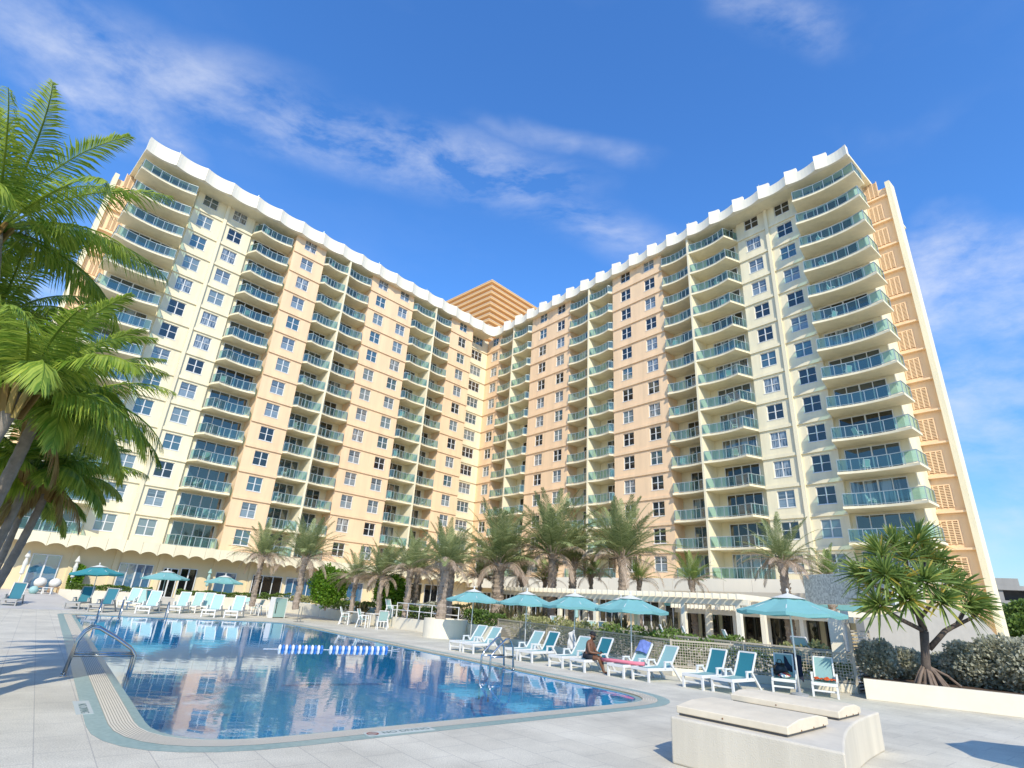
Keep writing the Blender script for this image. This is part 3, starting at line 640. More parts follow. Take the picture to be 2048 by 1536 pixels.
def date(label, head, R_, y, zb, r, var, seed):
    h = at_y(*head, y); L_ = R_ / F * y * 1.12
    t = thing('date_palm', label, 'palm tree', (h.x, h.y, zb), seed * 1.7, 'date palms in front of the building')
    hh = h.z - zb - L_ * 0.04
    date_trunk(hh, r, seed).build('trunk', bark, t)
    for nm, me in zip(('crown', 'dry_fronds'), DCM[var]): o = obj(nm, me, t); o.location = (0, 0, hh); o.scale = (L_, L_, L_)
date('date palm with spreading half dry fronds, farthest left along the scalloped canopy', (526, 1108), 62, 45, TZ, 0.19, 2, 1)
date('date palm with upright fronds standing between the left canopy palm and the round shrub', (612, 1110), 72, 44, TZ, 0.22, 0, 2)
date('small date palm with drooping dry skirt between the two round shrubs', (713, 1152), 50, 43, TZ, 0.15, 2, 3)
date('slim date palm whose trunk crosses the second round shrub', (766, 1148), 60, 42, TZ, 0.17, 0, 4)
date('date palm of a close pair, front one with pinkish dry fronds', (822, 1135), 66, 41, TZ, 0.2, 2, 5)
date('date palm of a close pair, its trunk half hidden behind the front one', (836, 1140), 58, 45, TZ, 0.19, 0, 6)
date('tall date palm rooted in the curved white planter with orange leaf bases', (892, 1122), 74, 35.8, .8, 0.27, 1, 7)
date('date palm standing just behind the one in the curved white planter', (905, 1130), 66, 40, TZ, 0.22, 0, 8)
date('small date palm with fanned dry skirt left of the biggest trunks', (962, 1150), 52, 46, TZ, 0.15, 2, 9)
date('thick trunked grey date palm, leftmost of the three tall ones by the pergola', (1000, 1122), 108, 42, TZ, 0.40, 1, 10)
date('small date palm seen between the two leftmost tall palms', (1044, 1148), 52, 48, TZ, 0.2, 0, 11)
date('tallest date palm with wide grey crown, middle of the three tall ones', (1106, 1098), 112, 42, TZ, 0.30, 1, 12)
date('low bushy date palm peeping out left of the tallest palm trunk', (1090, 1158), 48, 49, TZ, 0.15, 3, 13)
date('medium date palm leaning close on the right of the tallest palm', (1146, 1120), 74, 44, TZ, 0.27, 0, 14)
date('small bright green date palm with pink dry skirt above the pergola', (1182, 1150), 50, 46, TZ, 0.14, 3, 15)
date('tall date palm with wide crown, rightmost of the three tall ones', (1244, 1106), 108, 41, TZ, 0.28, 1, 16)
date('small round headed date palm right of the tall three', (1278, 1158), 48, 46, TZ, 0.16, 3, 17)
date('small date palm with few upright fronds above the right pergola end', (1384, 1158), 54, 40, TZ, 0.18, 3, 18)
date('date palm with long drooping brown fronds above the large single parasol', (1564, 1118), 84, 33, 0.3, 0.24, 2, 19)
date('date palm rising behind the grey mosaic wall', (1656, 1148), 54, 33, 0.3, 0.20, 3, 20)

def leafball(mb, c, rx, ry, rz, n, size, rng, surf=0.75):
    for k in range(n):
        d = V((rng.gauss(0, 1), rng.gauss(0, 1), rng.gauss(0, 1))).normalized(); q = rng.uniform(surf, 1.03); p = V((c[0] + d.x * rx * q, c[1] + d.y * ry * q, c[2] + d.z * rz * q))
        t = (d + V((rng.uniform(-.9, .9), rng.uniform(-.9, .9), rng.uniform(-.5, .9)))).normalized(); s = t.cross(V((rng.uniform(-1, 1), rng.uniform(-1, 1), rng.uniform(-1, 1)))).normalized() * size * rng.uniform(.3, .5); a = t * size * rng.uniform(.7, 1.2)
        mb.v += [tuple(p), tuple(p + a * .5 + s), tuple(p + a), tuple(p + a * .5 - s)]; i = len(mb.v) - 4; mb.f.append((i, i + 1, i + 2, i + 3))
def lumps(mb, c, rx, ry, rz, nl, n, size, rng):
    leafball(mb, c, rx * .86, ry * .86, rz * .86, n, size, rng, .55)
    for k in range(nl):
        d = V((rng.gauss(0, 1), rng.gauss(0, 1), rng.gauss(0, 1))).normalized(); q = rng.uniform(.62, .85); leafball(mb, (c[0] + d.x * rx * q, c[1] + d.y * ry * q, c[2] + d.z * rz * q), rx * .3, ry * .3, rz * .3, n // nl, size, rng, .5)
for hp, y, r, lab in (((658, 1172), 45.5, 1.42, 'larger round clipped shrub under the scalloped canopy'), ((780, 1185), 44, 1.22, 'smaller round clipped shrub behind the slim palm trunk')):
    p = at_y(*hp, y); t = thing('round_shrub', lab, 'shrub', (p.x, p.y, TZ), 0, 'round clipped shrubs'); rng = random.Random(int(r * 100)); b = MB(); lumps(b, (0, 0, p.z - TZ), r, r, r * 1.08, 60, 5200, 0.17, rng); b.build('foliage', g_bush, t)
    b = MB(); b.tube([(0, 0, 0), (0.05, 0, p.z - TZ)], [0.09, 0.05], 7); [b.tube([(0, 0, 0.3), (math.cos(a) * r * .5, math.sin(a) * r * .5, p.z - TZ)], [0.05, 0.02], 5) for a in (0.5, 2.4, 4.3)]; b.build('stem', bark, t)

def hedge(name, label, a, b_, w_, z0, h, m, dens, size, seed, cat='hedge', group=None):
    """clipped row of leaves between two ground points"""
    a = V(a); b_ = V(b_); d = (b_ - a); L_ = d.length; rng = random.Random(seed); mb = MB()
    for k in range(int(L_ * dens)):
        x = rng.uniform(0, L_); f = rng.random(); y = rng.uniform(-w_/2, w_/2); bump = 1 + 0.13 * math.sin(x * 2.1 + seed) + 0.1 * math.sin(x * 5.3)
        if f < .45: z = h * bump * rng.uniform(.86, 1.04)
        elif f < .85: z = rng.uniform(0.02, h * bump); y = (-1 if rng.random() < .7 else 1) * w_/2 * rng.uniform(.8, 1.08)
        else: z = rng.uniform(.05, h * .9)
        n = V((rng.gauss(0, .6), rng.gauss(0, .6) + (y / w_), rng.uniform(.1, 1))).normalized(); s = n.cross(V((rng.uniform(-1, 1), rng.uniform(-1, 1), rng.uniform(-1, 1)))).normalized() * size * rng.uniform(.3, .55); q = V((x, y, z)); e = n * size * rng.uniform(.7, 1.3)
        i = len(mb.v); mb.v += [tuple(q), tuple(q + e * .5 + s), tuple(q + e), tuple(q + e * .5 - s)]; mb.f.append((i, i + 1, i + 2, i + 3))
    o = mb.build(name, m); o.location = (a.x, a.y, z0); o.rotation_euler = (0, 0, math.atan2(d.y, d.x)); return tag(o, label, cat, group)

def wall_run(name, label, pts, w_, h, m, cat='planter wall', group=None, z0=0.0):
    b = MB(); pts = [V((p[0], p[1], 0)) for p in pts]; n = len(pts); off = []
    for k in range(n):
        d = (pts[min(k + 1, n - 1)] - pts[max(k - 1, 0)]).normalized(); off.append(V((-d.y, d.x, 0)) * w_)
    poly = [(p.x, p.y) for p in pts] + [(p.x + o.x, p.y + o.y) for p, o in reversed(list(zip(pts, off)))]
    b.prism(poly, z0, z0 + h); return tag(b.build(name, m, None, False, 0.015), label, cat, group)
wall_run('planter_wall', 'low white planter wall behind the leftmost loungers', [Lp(116, 1190, PW, 0), Lp(300, 1200, PW, 0)], 0.3, 1.02, planterm)
wall_run('planter_wall', 'long low white planter wall behind the row of pale loungers', [Lp(350, 1200, PW, 0), Lp(556, 1220, PW - .2, 0)], 0.3, 1.0, planterm)
wall_run('planter_wall', 'tall white planter wall between the teal bin and the dining tables', [at(562, 1222.5), at(636, 1234)], 0.3, 0.95, planterm)
wall_run('planter_wall', 'white planter wall behind the dining tables running to the curved planter', [at(637, 1234.5), at(858, 1267)], 0.3, 0.72, planterm)
cpl = at(888, 1278); tag(obj('curved_planter', (lambda b: (b.lathe([(1.28, 0), (1.28, 1.0), (1.15, 1.0), (1.13, 0.85), (0.01, 0.85)], 40), b)[1])(MB()).mesh('curved_planter', planterm, False)), 'round white planter holding the palm with orange leaf bases', 'planter').location = (cpl.x - 0.1, cpl.y + 1.26, 0)
wall_run('planter_wall', 'short white wall right of the curved planter', [at(918, 1276), at(992, 1288)], 0.3, 0.82, planterm)
def up(p, z): return V((p.x, p.y, z))
def sh(p, d): return p + V((d[0], d[1], 0))
H_ = [('clipped green hedge above the leftmost planter wall', Lp(130, 1190, PW - .1, 0), Lp(300, 1200, PW - .1, 0), 0.98, 0.40, g_hedge, 1),
      ('clipped green hedge above the wall behind the pale loungers', Lp(355, 1200, PW - .1, 0), Lp(515, 1217, PW - .1, 0), 0.95, 0.40, g_hedge, 2),
      ('green hedge patch behind the teal bin', Lp(517, 1216, PW - .1, 0), at(575, 1223), 0.9, 0.6, g_hedge, 3),
      ('yellow green variegated bushes at the foot of the second palm', at(573, 1222), at(640, 1232), 0.92, 0.5, g_yel, 4),
      ('dark green hedge above the wall behind the dining tables', at(640, 1233), at(855, 1264), 0.7, 0.62, g_hedge, 5),
      ('dark green hedge right of the curved planter', at(918, 1272), at(985, 1282), 0.5, 0.9, g_hedge, 6),
      ('silvery low bushes under the larger round shrub', at(628, 1222), at(690, 1226), 0.75, 0.75, g_silver, 7),
      ('silvery shrubs behind the ramp railing', at(735, 1232), at(870, 1246), 0.75, 0.8, g_silver, 8),
      ('yellow green shrubs at the base of the palm in the curved planter', at(868, 1258), at(940, 1262), 0.85, 0.8, g_yel, 9)]
for lab, a, b_, z0, h, m, sd in H_:
    n = V((-(b_ - a).y, (b_ - a).x, 0)).normalized() * 0.55; hedge('hedge', lab, a + n, b_ + n, 0.75, z0, h, m, 420, 0.13, sd)

# dark spiky plants and low shrubs between the pergola posts
def spiky(label, p, z0, h, n, seed, m=None, group='dark spiky plants under the pergola'):
    rng = random.Random(seed); b = MB()
    for k in range(n):
        az = rng.uniform(0, 6.28); el = rng.uniform(.35, 1.45); d = V((math.cos(az) * math.cos(el), math.sin(az) * math.cos(el), math.sin(el))); o = V((rng.uniform(-.3, .3) * h, rng.uniform(-.3, .3) * h, 0)); s = d.cross(V((0, 0, 1))).normalized() * 0.055; L_ = h * rng.uniform(.7, 1.15)
        q = o + d * L_ * .55; e = o + d * L_ - V((0, 0, (1.5 - el) * .22 * L_)); i = len(b.v); b.v += [tuple(o - s * .4), tuple(o + s * .4), tuple(q + s), tuple(q - s), tuple(e)]; b.f += [(i, i + 1, i + 2, i + 3), (i + 3, i + 2, i + 4)]
    o = b.build('spiky_plant', m or g_spiky); o.location = (p.x, p.y, z0); return tag(o, label, 'plant', group)
for i, (px, y, h, lab) in enumerate([(962, 38, 1.9, 'big dark spiky plant just right of the leftmost parasol pole'), (1012, 40, 1.5, 'dark spiky plant left of the first pergola post'), (1050, 38, 1.4, 'bronze spiky plant right of the second parasol pole'), (1080, 42, 1.3, 'dark spiky plant behind the second parasol'),
        (1300, 33, 1.6, 'dark spiky plant behind the fourth parasol pole'), (1335, 31, 1.7, 'largest dark spiky plant right of the fourth parasol pole'), (1240, 36, 1.2, 'dark spiky plant left of the fourth parasol pole'), (1400, 31, 1.0, 'low dark spiky plant behind the right fence posts'), (905, 41, 1.2, 'bronze spiky plant behind the curved planter'), (722, 44, 1.0, 'dark red spiky plant between the round shrubs')]):
    p = at_y(px, 1240, y); spiky(lab, p, TZ if px < 1290 else 0.25, h, 90, 40 + i)

# ------------------------------------------------------------------ mesh fence on a low kerb, hedge behind it
fp = [at(992, 1282), at(1150, 1312), at(1345, 1352), at(1502, 1373), at(1735, 1397)]
fp = [V((p.x, p.y, 0)) for p in fp]; fp[3] += V((.45, 1.3, 0)); fp[4] += V((.35, 1.0, 0))
wall_run('fence_kerb', 'low white kerb wall under the mesh fence', fp, 0.16, 0.26, planterm, 'kerb wall')
ft = thing('mesh_fence', 'taupe metal fence with square wire mesh behind the right row of loungers', 'fence', fp[0])
def fence_run(t, pts, z0, h, cell=0.09):
    o0 = V(t.location)
    for a, b_ in zip(pts, pts[1:]):
        L_ = (b_ - a).length; n = max(1, round(L_ / 2.5)); d = (b_ - a) / n; nrm = V((-d.y, d.x, 0)).normalized() * 0.08; seg = d.length; ang = math.atan2(d.y, d.x)
        mb = MB(); k = 0.05
        while k < seg - 0.05: mb.box(k - .009, k + .009, -.009, .009, z0 + .08, h - .05); k += cell
        z = z0 + .1
        while z < h - .06: mb.box(0.03, seg - .03, -.0085, .0085, z - .009, z + .009); z += cell
        pm = mb.mesh('mesh_panel', fencem); mb = MB(); mb.box(-.035, .035, -.035, .035, z0, h + .02); po = mb.mesh('post', fencem)
        mb = MB(); mb.box(.035, seg - .035, -.03, .03, h - .06, h); ra = mb.mesh('rail', fencem); mb = MB(); mb.box(.035, seg - .035, -.025, .025, z0 + .03, z0 + .08); ra2 = mb.mesh('rail', fencem)
        for q in range(n):
            for nm, me in (('post', po), ('mesh_panel', pm), ('rail', ra), ('rail', ra2)):
                o = obj(nm, me, t); o.location = a + d * q + nrm - o0; o.rotation_euler = (0, 0, ang)
fence_run(ft, fp, 0.26, 1.2)
# second, farther run of mesh fence
bp = [p + V((2.6, 2.4, 0)) for p in fp]; bp = [V((2.2, 37.5, 0)), V((6.6, 31.0, 0)), V((10.4, 25.0, 0)), V((14.2, 22.2, 0))]
ft2 = thing('mesh_fence', 'farther low mesh fence between the hedge and the pergola', 'fence', bp[0]); fence_run(ft2, bp, 0.0, 1.15, 0.12)
for i, (a, b_) in enumerate(zip(fp[:-1], fp[1:])):
    n = V((-(b_ - a).y, (b_ - a).x, 0)).normalized() * 1.0
    hedge('hedge', ['leafy hedge behind the far left stretch of the mesh fence', 'leafy hedge behind the fence near the seated person', 'leafy hedge behind the fence at the dark pair of loungers', 'leafy hedge behind the fence at the rightmost loungers'][i], a + n, b_ + n, 0.8, 0.0, [1.25, 1.15, 1.0, 0.75][i], [g_yel, g_hedge, g_hedge, g_hedge][i], 330, 0.12, 60 + i)
for i, (a, b_) in enumerate(zip(bp, bp[1:])):
    n = V((-(b_ - a).y, (b_ - a).x, 0)).normalized() * 0.8
    hedge('hedge', ['variegated hedge behind the far end of the farther fence', 'variegated hedge behind the middle of the farther fence', 'variegated hedge behind the near end of the farther fence'][i], a + n, b_ + n, 0.8, 0.0, 1.1, [g_yel, g_hedge, g_yel][i], 300, 0.13, 70 + i)
# tall gate at the end of the fence
gp_ = fp[-1]; dg_ = (fp[-1] - fp[-2]).normalized(); gt = thing('fence_gate', 'tall taupe metal gate with mesh panel at the right end of the fence', 'gate', gp_ + V((0.05, 0.1, 0)), math.atan2(dg_.y, dg_.x))
b = MB(); b.box(-.05, .05, -.05, .05, 0, 2.25); b.build('post', fencem, gt)
gd = V((0.35, 0.93, 0)); b = MB(); b.beam((0.05, 0.3, 0.06), (0.75, 1.9, 0.06), 0.05); b.beam((0.05, 0.3, 1.9), (0.75, 1.9, 1.9), 0.05); b.beam((0.75, 1.9, 0), (0.75, 1.9, 2.0), 0.08); b.build('gate_frame', fencem, gt)
b = MB()
for k in range(16): b.beam((0.05, 0.3, 0.16 + k * .11), (0.75, 1.9, 0.16 + k * .11), 0.03, 0.05)
b.build('slats', mat('pale_slat', (0.60, 0.55, 0.47), 0.6), gt)
wall_run('pillar', 'square cream pillar with louvred face just behind the gate', [gp_ + V((0.1, 1.4, 0)), gp_ + V((0.45, 1.15, 0))], 0.35, 2.35, pergm, 'pillar')

# ------------------------------------------------------------------ pergolas
def pergola(label, a, b_, depth, h, npost, nslat):
    a = V(a); b_ = V(b_); d = b_ - a; L_ = d.length; t = thing('pergola', label, 'pergola', a, math.atan2(d.y, d.x), 'cream slatted pergolas')
    for k in range(npost):
        for y in (0.25, depth - .25):
            mb = MB(); x = 0.3 + (L_ - .6) * k / (npost - 1); mb.box(x - .12, x + .12, y - .12, y + .12, 0, h - .47); mb.box(x - .15, x + .15, y - .15, y + .15, 0, .15); mb.build('post', pergm, t)
    for y in (0.25, depth - .25):
        for o in (-.09, .09): mb = MB(); mb.box(-.3, L_ + .3, y + o - .03, y + o + .03, h - .47, h - .20); mb.build('beam', pergm, t)
    mb = MB(); mb.box(-.1, .1, -.35, depth + .35, h - .198, h + .0)
    sl = MB(); sl.prism([(-.045, -.45), (.045, -.45), (.045, depth + .45), (-.045, depth + .45)], h - .198, h + .06); sm = sl.mesh('slat', pergm)
    for k in range(nslat): o = obj('slat', sm, t); o.location = (L_ * k / (nslat - 1), 0, 0)
pa, pb = at_y(992, 1185, 45), at_y(1482, 1200, 29.5)
pergola('longer pergola with closely spaced slats behind the row of teal parasols', (pa.x, pa.y, 0.1), (pb.x, pb.y, 0.1), 3.0, 3.05, 7, 46)
pc, pd = at_y(1352, 1210, 40), at_y(1688, 1226, 29)
pergola('shorter lower pergola to the right behind the large single parasol', (pc.x, pc.y, 0.1), (pd.x, pd.y, 0.1), 3.0, 2.55, 6, 34)

# ------------------------------------------------------------------ cafe building with teal awning, mosaic wall, pale ramp wall at the right
ca, cb_ = at_y(1335, 1250, 46), at_y(1745, 1290, 33); d = cb_ - ca; ct = thing('pool_cafe', 'low cream cafe with dark openings and a teal awning edge behind the right pergola', 'building', (ca.x, ca.y, 0), math.atan2(d.y, d.x)); Lc = V((d.x, d.y, 0)).length
b = MB(); b.box(0, Lc, 1.2, 6, 0, 3.1); b.build('wall', yellow, ct)
b = MB(); b.box(-.2, Lc + .1, 0.0, 6.1, 3.1, 3.75); b.build('roof_fascia', mat('blush_fascia', (0.74, 0.62, 0.48), 0.8), ct)
b = MB(); b.v = [(-.1, -.02, 3.25), (Lc, -.02, 3.25), (Lc, -.75, 2.85), (-.1, -.75, 2.85), (-.1, -.75, 2.62), (Lc, -.75, 2.62)]; b.f = [(0, 1, 2, 3), (3, 2, 5, 4)]; b.build('awning', teal, ct)
k = 0.5
while k < Lc - 1.6:
    fm, pm = door_meshes(1.5, 2.5, 2, [doorglass[0]], mat('bronze_frame', (0.10, 0.08, 0.06), 0.4)); o = obj('cafe_door', fm, ct); o.location = (k + .75, 1.14, 0.1); obj('pane', pm[0], o); k += 1.9
wa, wb = at_y(1612, 1200, 31), at_y(1790, 1205, 25.5)
b = MB(); d = wb - wa; L_ = V((d.x, d.y, 0)).length; b.box(0, L_, 0, 0.5, 3.0, 4.45); 
o = b.build('mosaic_wall', mosaic); o.location = (wa.x, wa.y, 0); o.rotation_euler = (0, 0, math.atan2(d.y, d.x)); tag(o, 'grey green mosaic wall panel beside the screw pine crown', 'wall')
# pale blank wall behind the screw pine
wa, wb = at_y(1735, 1290, 24.6), at_y(2024, 1310, 30.5); d = wb - wa; L_ = V((d.x, d.y, 0)).length
b = MB(); i = 0; prof = [(0, 0), (L_, 0), (L_, 1.3), (L_ * .80, 2.9), (L_ * .52, 3.25), (0, 2.3)]
b.v = [(x, 0, z) for x, z in prof] + [(x, .35, z) for x, z in prof]; n = len(prof); b.f = [tuple(range(n)), tuple(range(2 * n - 1, n - 1, -1))] + [(k, n + k, n + (k + 1) % n, (k + 1) % n) for k in range(n)]
o = b.build('blank_wall', mat('shade_darkened_stucco', (.40, .37, .32), .9, noise=.1, nscale=1.5)); o.location = (wa.x, wa.y, 0); o.rotation_euler = (0, 0, math.atan2(d.y, d.x)); tag(o, 'pale blank wall with sloping top behind the screw pine', 'wall')  # pale wall coloured greyer to carry the screw pine's shadow

# right planter, soil, silver hedge, screw pine
rp = [at(1733, 1398.5), at(2060, 1438), at(2300, 1468)]
fp_shift = 0
wall_run('planter_wall', 'long low white planter wall under the screw pine with a small vent', rp, 0.28, 0.56, planterm)
n = V((-(rp[1] - rp[0]).y, (rp[1] - rp[0]).x, 0)).normalized()
b = MB(); b.prism([(rp[0].x + n.x * .2, rp[0].y + n.y * .2), (rp[2].x + n.x * .2, rp[2].y + n.y * .2), (rp[2].x + n.x * 5, rp[2].y + n.y * 5), (rp[0].x + n.x * 5, rp[0].y + n.y * 5)], 0.01, 0.50); struct(b.build('planter_soil', soil))
vp = at_y(1888, 1395, rp[0].y + (1888 - 1733) / (2060 - 1733) * (rp[1].y - rp[0].y)); t = thing('wall_vent', 'small grey louvred vent set in the right planter wall', 'vent', V((vp.x, vp.y, vp.z)) - n * 0.02, math.atan2((rp[1] - rp[0]).y, (rp[1] - rp[0]).x))
b = MB(); b.box(-.09, .09, -.015, .03, -.09, .09); b.build('frame', mat('grey_metal', (.42, .41, .39), .5, metallic=.4), t)
b = MB(); [b.box(-.075, .075, -.022, -.015, -.07 + q * .028, -.058 + q * .028) for q in range(6)]; b.build('louvre', mat('dark_metal', (.2, .2, .2), .5), t)
rng = random.Random(5)
for i, (px, py, y, r, h, lab) in enumerate([(1757, 1322, 20.3, .62, .62, 'silver leaved bush at the left end of the right planter by the gate'), (1815, 1330, 20.6, .55, .55, 'silver leaved bush just left of the screw pine trunk'), (1895, 1338, 20.2, .6, .55, 'silver leaved bush behind the prop roots'),
        (1945, 1330, 19.4, .8, .72, 'silver leaved bush right of the prop roots'), (2000, 1328, 18.9, .85, .8, 'large silver leaved bush near the right edge'), (2058, 1330, 18.2, .95, .85, 'large silver leaved bush cut by the right edge')]):
    p = at_y(px, py, y); o = MB(); rg = random.Random(80 + i); lumps(o, (0, 0, 0), r, r, h, 26, 2600, .12, rg)
    t = thing('silver_bush', lab, 'shrub', (p.x, p.y, .5), 0, 'silver leaved bushes in the right planter'); q = o.build('foliage', g_silver, t); q.location = (0, 0, p.z - .5)
    st = MB(); [st.tube([(0, 0, 0), (math.cos(a) * r * .4, math.sin(a) * r * .4, p.z - .35)], [.03, .012], 5) for a in (0.3, 1.7, 3.1, 4.6)]; st.build('stem', bark, t)
pp = at(1858, 1372, .5); scp = thing('screw_pine', 'screw pine with spiky leaf rosettes standing on a cone of prop roots', 'tree', (pp.x, pp.y, .5)); Y0 = pp.y
def sp(px, py, dy=0.0): q = at_y(px, py, Y0 + dy); return q - V((pp.x, pp.y, .5))
fork = sp(1848, 1262); top = sp(1852, 1330)
tb = MB(); tb.tube([sp(1862, 1352), top, sp(1850, 1300), fork], [.15, .13, .12, .13], 10)
limbs = [([fork, sp(1838, 1232), sp(1822, 1195), sp(1815, 1150)], .11), ([fork, sp(1800, 1238, -.4), sp(1762, 1215, -.6)], .075), ([sp(1858, 1298), sp(1890, 1262, -.3), sp(1915, 1248, -.4), sp(1928, 1222, -.5)], .085), ([sp(1838, 1232), sp(1790, 1190, .5), sp(1750, 1172, .6)], .06),
         ([sp(1822, 1195), sp(1845, 1150, .3), sp(1850, 1120, .5)], .06), ([sp(1838, 1240), sp(1872, 1195, -.2), sp(1890, 1170, -.3)], .065), ([sp(1815, 1170), sp(1780, 1130, -.3), sp(1765, 1110, -.4)], .055), ([sp(1905, 1255, -.35), sp(1945, 1235, -.6), sp(1955, 1225, -.6)], .055), ([sp(1815, 1160), sp(1812, 1120, 0), sp(1812, 1098, 0)], .06)]
for pts, r in limbs: tb.tube(pts, [r * (1 - .12 * k) for k in range(len(pts))], 8)
tb.build('trunk', barkd, scp, True)
rt = MB(); rng = random.Random(9)
for k in range(17):
    a = k * 2.39996; rr = rng.uniform(.26, .60); st = top + V((0, 0, rng.uniform(-.05, .14))); e = V((math.cos(a) * rr, math.sin(a) * rr * .8, -.02)) + V((sp(1862, 1372).x, 0, 0)); rt.tube([st, st.lerp(e, .5) + V((math.cos(a), math.sin(a), 0)) * .03, e], [.04, .046, .055], 6)
rt.tube([top, sp(1895, 1352), sp(1922, 1374)], [.035, .035, .04], 6); rt.tube([top, sp(1872, 1345, -.2), sp(1896, 1380, -.3)], [.035, .035, .04], 6); rt.build('prop_roots', rootm, scp)
def rosette(mb, my, c, ax, n, L_, rng):
    ax = V(ax).normalized(); x = ax.orthogonal().normalized(); y = ax.cross(x)
    for k in range(n):
        q = (k + .5) / n; az = k * 2.39996; el = 1.50 - 1.55 * q + rng.uniform(-.12, .12); d = (x * math.cos(az) + y * math.sin(az)) * math.cos(el) + ax * math.sin(el); s = d.cross(ax)
        if s.length < .05: s = x
        s = s.normalized() * .032; ln = L_ * rng.uniform(.8, 1.1); b_ = my if rng.random() < (.04 + .16 * q) else mb; o = V(c) + d * .04; g_ = V((0, 0, -1)); i = len(b_.v)
        up_ = s.cross(d).normalized() * .012
        m1 = o + d * ln * .45 + g_ * ln * .02; m2 = o + d * ln * .78 + g_ * ln * .10; tip = o + d * ln * .98 + g_ * ln * .17
        b_.v += [tuple(o - s * .8), tuple(o - up_), tuple(o + s * .8), tuple(m1 - s * 1.1 + up_), tuple(m1 - up_), tuple(m1 + s * 1.1 + up_), tuple(m2 - s * .75), tuple(m2 + s * .75), tuple(tip)]
        b_.f += [(i, i + 1, i + 4, i + 3), (i + 1, i + 2, i + 5, i + 4), (i + 3, i + 4, i + 6), (i + 4, i + 7, i + 6), (i + 4, i + 5, i + 7), (i + 6, i + 7, i + 8)]
rm, ry_ = MB(), MB(); rng = random.Random(31)
heads = [(1815, 1120, 0, 80), (1760, 1212, -.6, 52), (1930, 1218, -.5, 58), (1748, 1170, .5, 56), (1852, 1115, .5, 66), (1892, 1165, -.3, 64), (1765, 1112, -.4, 60), (1940, 1205, -.6, 46), (1800, 1165, -.8, 60), (1850, 1165, -.9, 62), (1725, 1150, 0, 46), (1790, 1092, .2, 62), (1835, 1085, .3, 66), (1875, 1130, .6, 58), (1915, 1180, .4, 56), (1880, 1205, -.9, 48), (1770, 1150, -.9, 56), (1815, 1200, -1.0, 46)]
for px, py, dy, n in heads:
    c = sp(px, py, dy); rosette(rm, ry_, c, c - sp(1835, 1215) + V((rng.uniform(-.2, .2), rng.uniform(-.5, .2), .35)), int(n * 1.1), rng.uniform(.78, 1.0) * (1.12 if py < 1125 else 1), rng)
rm.build('crown', g_pand, scp); ry_.build('yellowed_leaves', g_pandy, scp)
# ------------------------------------------------------------------ parasols
def parasol_proto(label, R_, h, m, mtop, polem, group):
    t = thing('parasol', label, 'parasol', (0, 0, 0), 0, group)
    b = MB(); b.tube([(0, 0, 0.06), (0, 0, h)], 0.026, 8); b.build('pole', polem, t, True)
    b = MB(); b.lathe([(.26, 0), (.26, .05), (.05, .09), (.04, .22)], 18); b.build('base', greybox if False else mat('base_metal', (.30, .30, .30), .5), t)
    n = 8; c = MB(); z0, z1 = h - .62, h - .12; rings = [(1.0, z0 - .0), (.72, z0 + .13), (.42, z0 + .31), (.24, z0 + .43)]
    for (ra, za), (rb, zb) in zip(rings, rings[1:]):
        for k in range(n):
            a0, a1 = 2 * math.pi * k / n, 2 * math.pi * (k + 1) / n; am = (a0 + a1) / 2
            def P(r, z, a, s=1.0, dz=0.0): return (math.cos(a) * r * R_ * s, math.sin(a) * r * R_ * s, z - dz)
            ca = math.cos(math.pi / n)
            A0, Am, A1 = P(ra, za, a0), P(ra * ca, za, am, 1, .05 * ra), P(ra, za, a1); B0, Bm, B1 = P(rb, zb, a0), P(rb * ca, zb, am, 1, .05 * rb), P(rb, zb, a1)
            c.quad(A0, Am, Bm, B0); c.quad(Am, A1, B1, Bm)
            if ra == 1.0: v0 = (A0[0] * .995, A0[1] * .995, A0[2] - .10); vm_ = (Am[0] * .99, Am[1] * .99, Am[2] - .10); v1 = (A1[0] * .995, A1[1] * .995, A1[2] - .10); c.quad(v0, vm_, Am, A0); c.quad(vm_, v1, A1, Am)
    co_ = c.build('canopy', m, t)
    v = MB(); v.lathe([(.34 * R_, z0 + .405), (.2 * R_, z0 + .47), (.04, z0 + .56)], 16); v.build('vent_cap', mtop, t)
    f = MB(); f.ball((0, 0, h + .03), .045, 8, 1.6); f.build('finial', mtop, t)
    rb_ = MB()
    for k in range(n): a = 2 * math.pi * k / n; rb_.beam((0, 0, z0 + .52), (math.cos(a) * R_ * .985, math.sin(a) * R_ * .985, z0 - .02), .02); rb_.beam((0, 0, z0 - .05), (math.cos(a) * R_ * .5, math.sin(a) * R_ * .5, z0 + .2), .015)
    rb_.build('ribs', alu, t); return t
GU = 'teal parasols along the right side of the pool'
def put(proto, pos, rz, label, first, scale=None):
    if first: proto.location = pos; proto.rotation_euler = (0, 0, rz); proto['label'] = label; return proto
    return dup(proto, pos, rz, label, scale)
pr = parasol_proto('', 1.5, 2.75, teal, whitecanvas, white, GU); bpy.context.view_layer.update()
for i, (px, py, lab, rz) in enumerate([(940, 1285, 'teal parasol with white vent top, leftmost of four by the right pool edge', .2), (1049, 1300, 'teal parasol with white vent top, second from the left above the dark lounger back', .5),
      (1148, 1317, 'teal parasol with white vent top beside the seated person', .1), (1264, 1337, 'teal parasol with white vent top over the pink pool noodle', .35)]):
    p = at(px, py); put(pr, (p.x, p.y, 0), rz, lab, i == 0)
p = at_y(1243, 1262, 34); dup(pr, (p.x, p.y, .1), .8, 'teal parasol standing beyond the fence between two pergola posts')
pr5 = parasol_proto('large teal parasol with white vent top standing alone over the rightmost loungers', 1.62, 2.98, teal, whitecanvas, white, GU); p = at(1600, 1391); pr5.location = (p.x, p.y, 0); pr5.rotation_euler = (0, 0, .25)
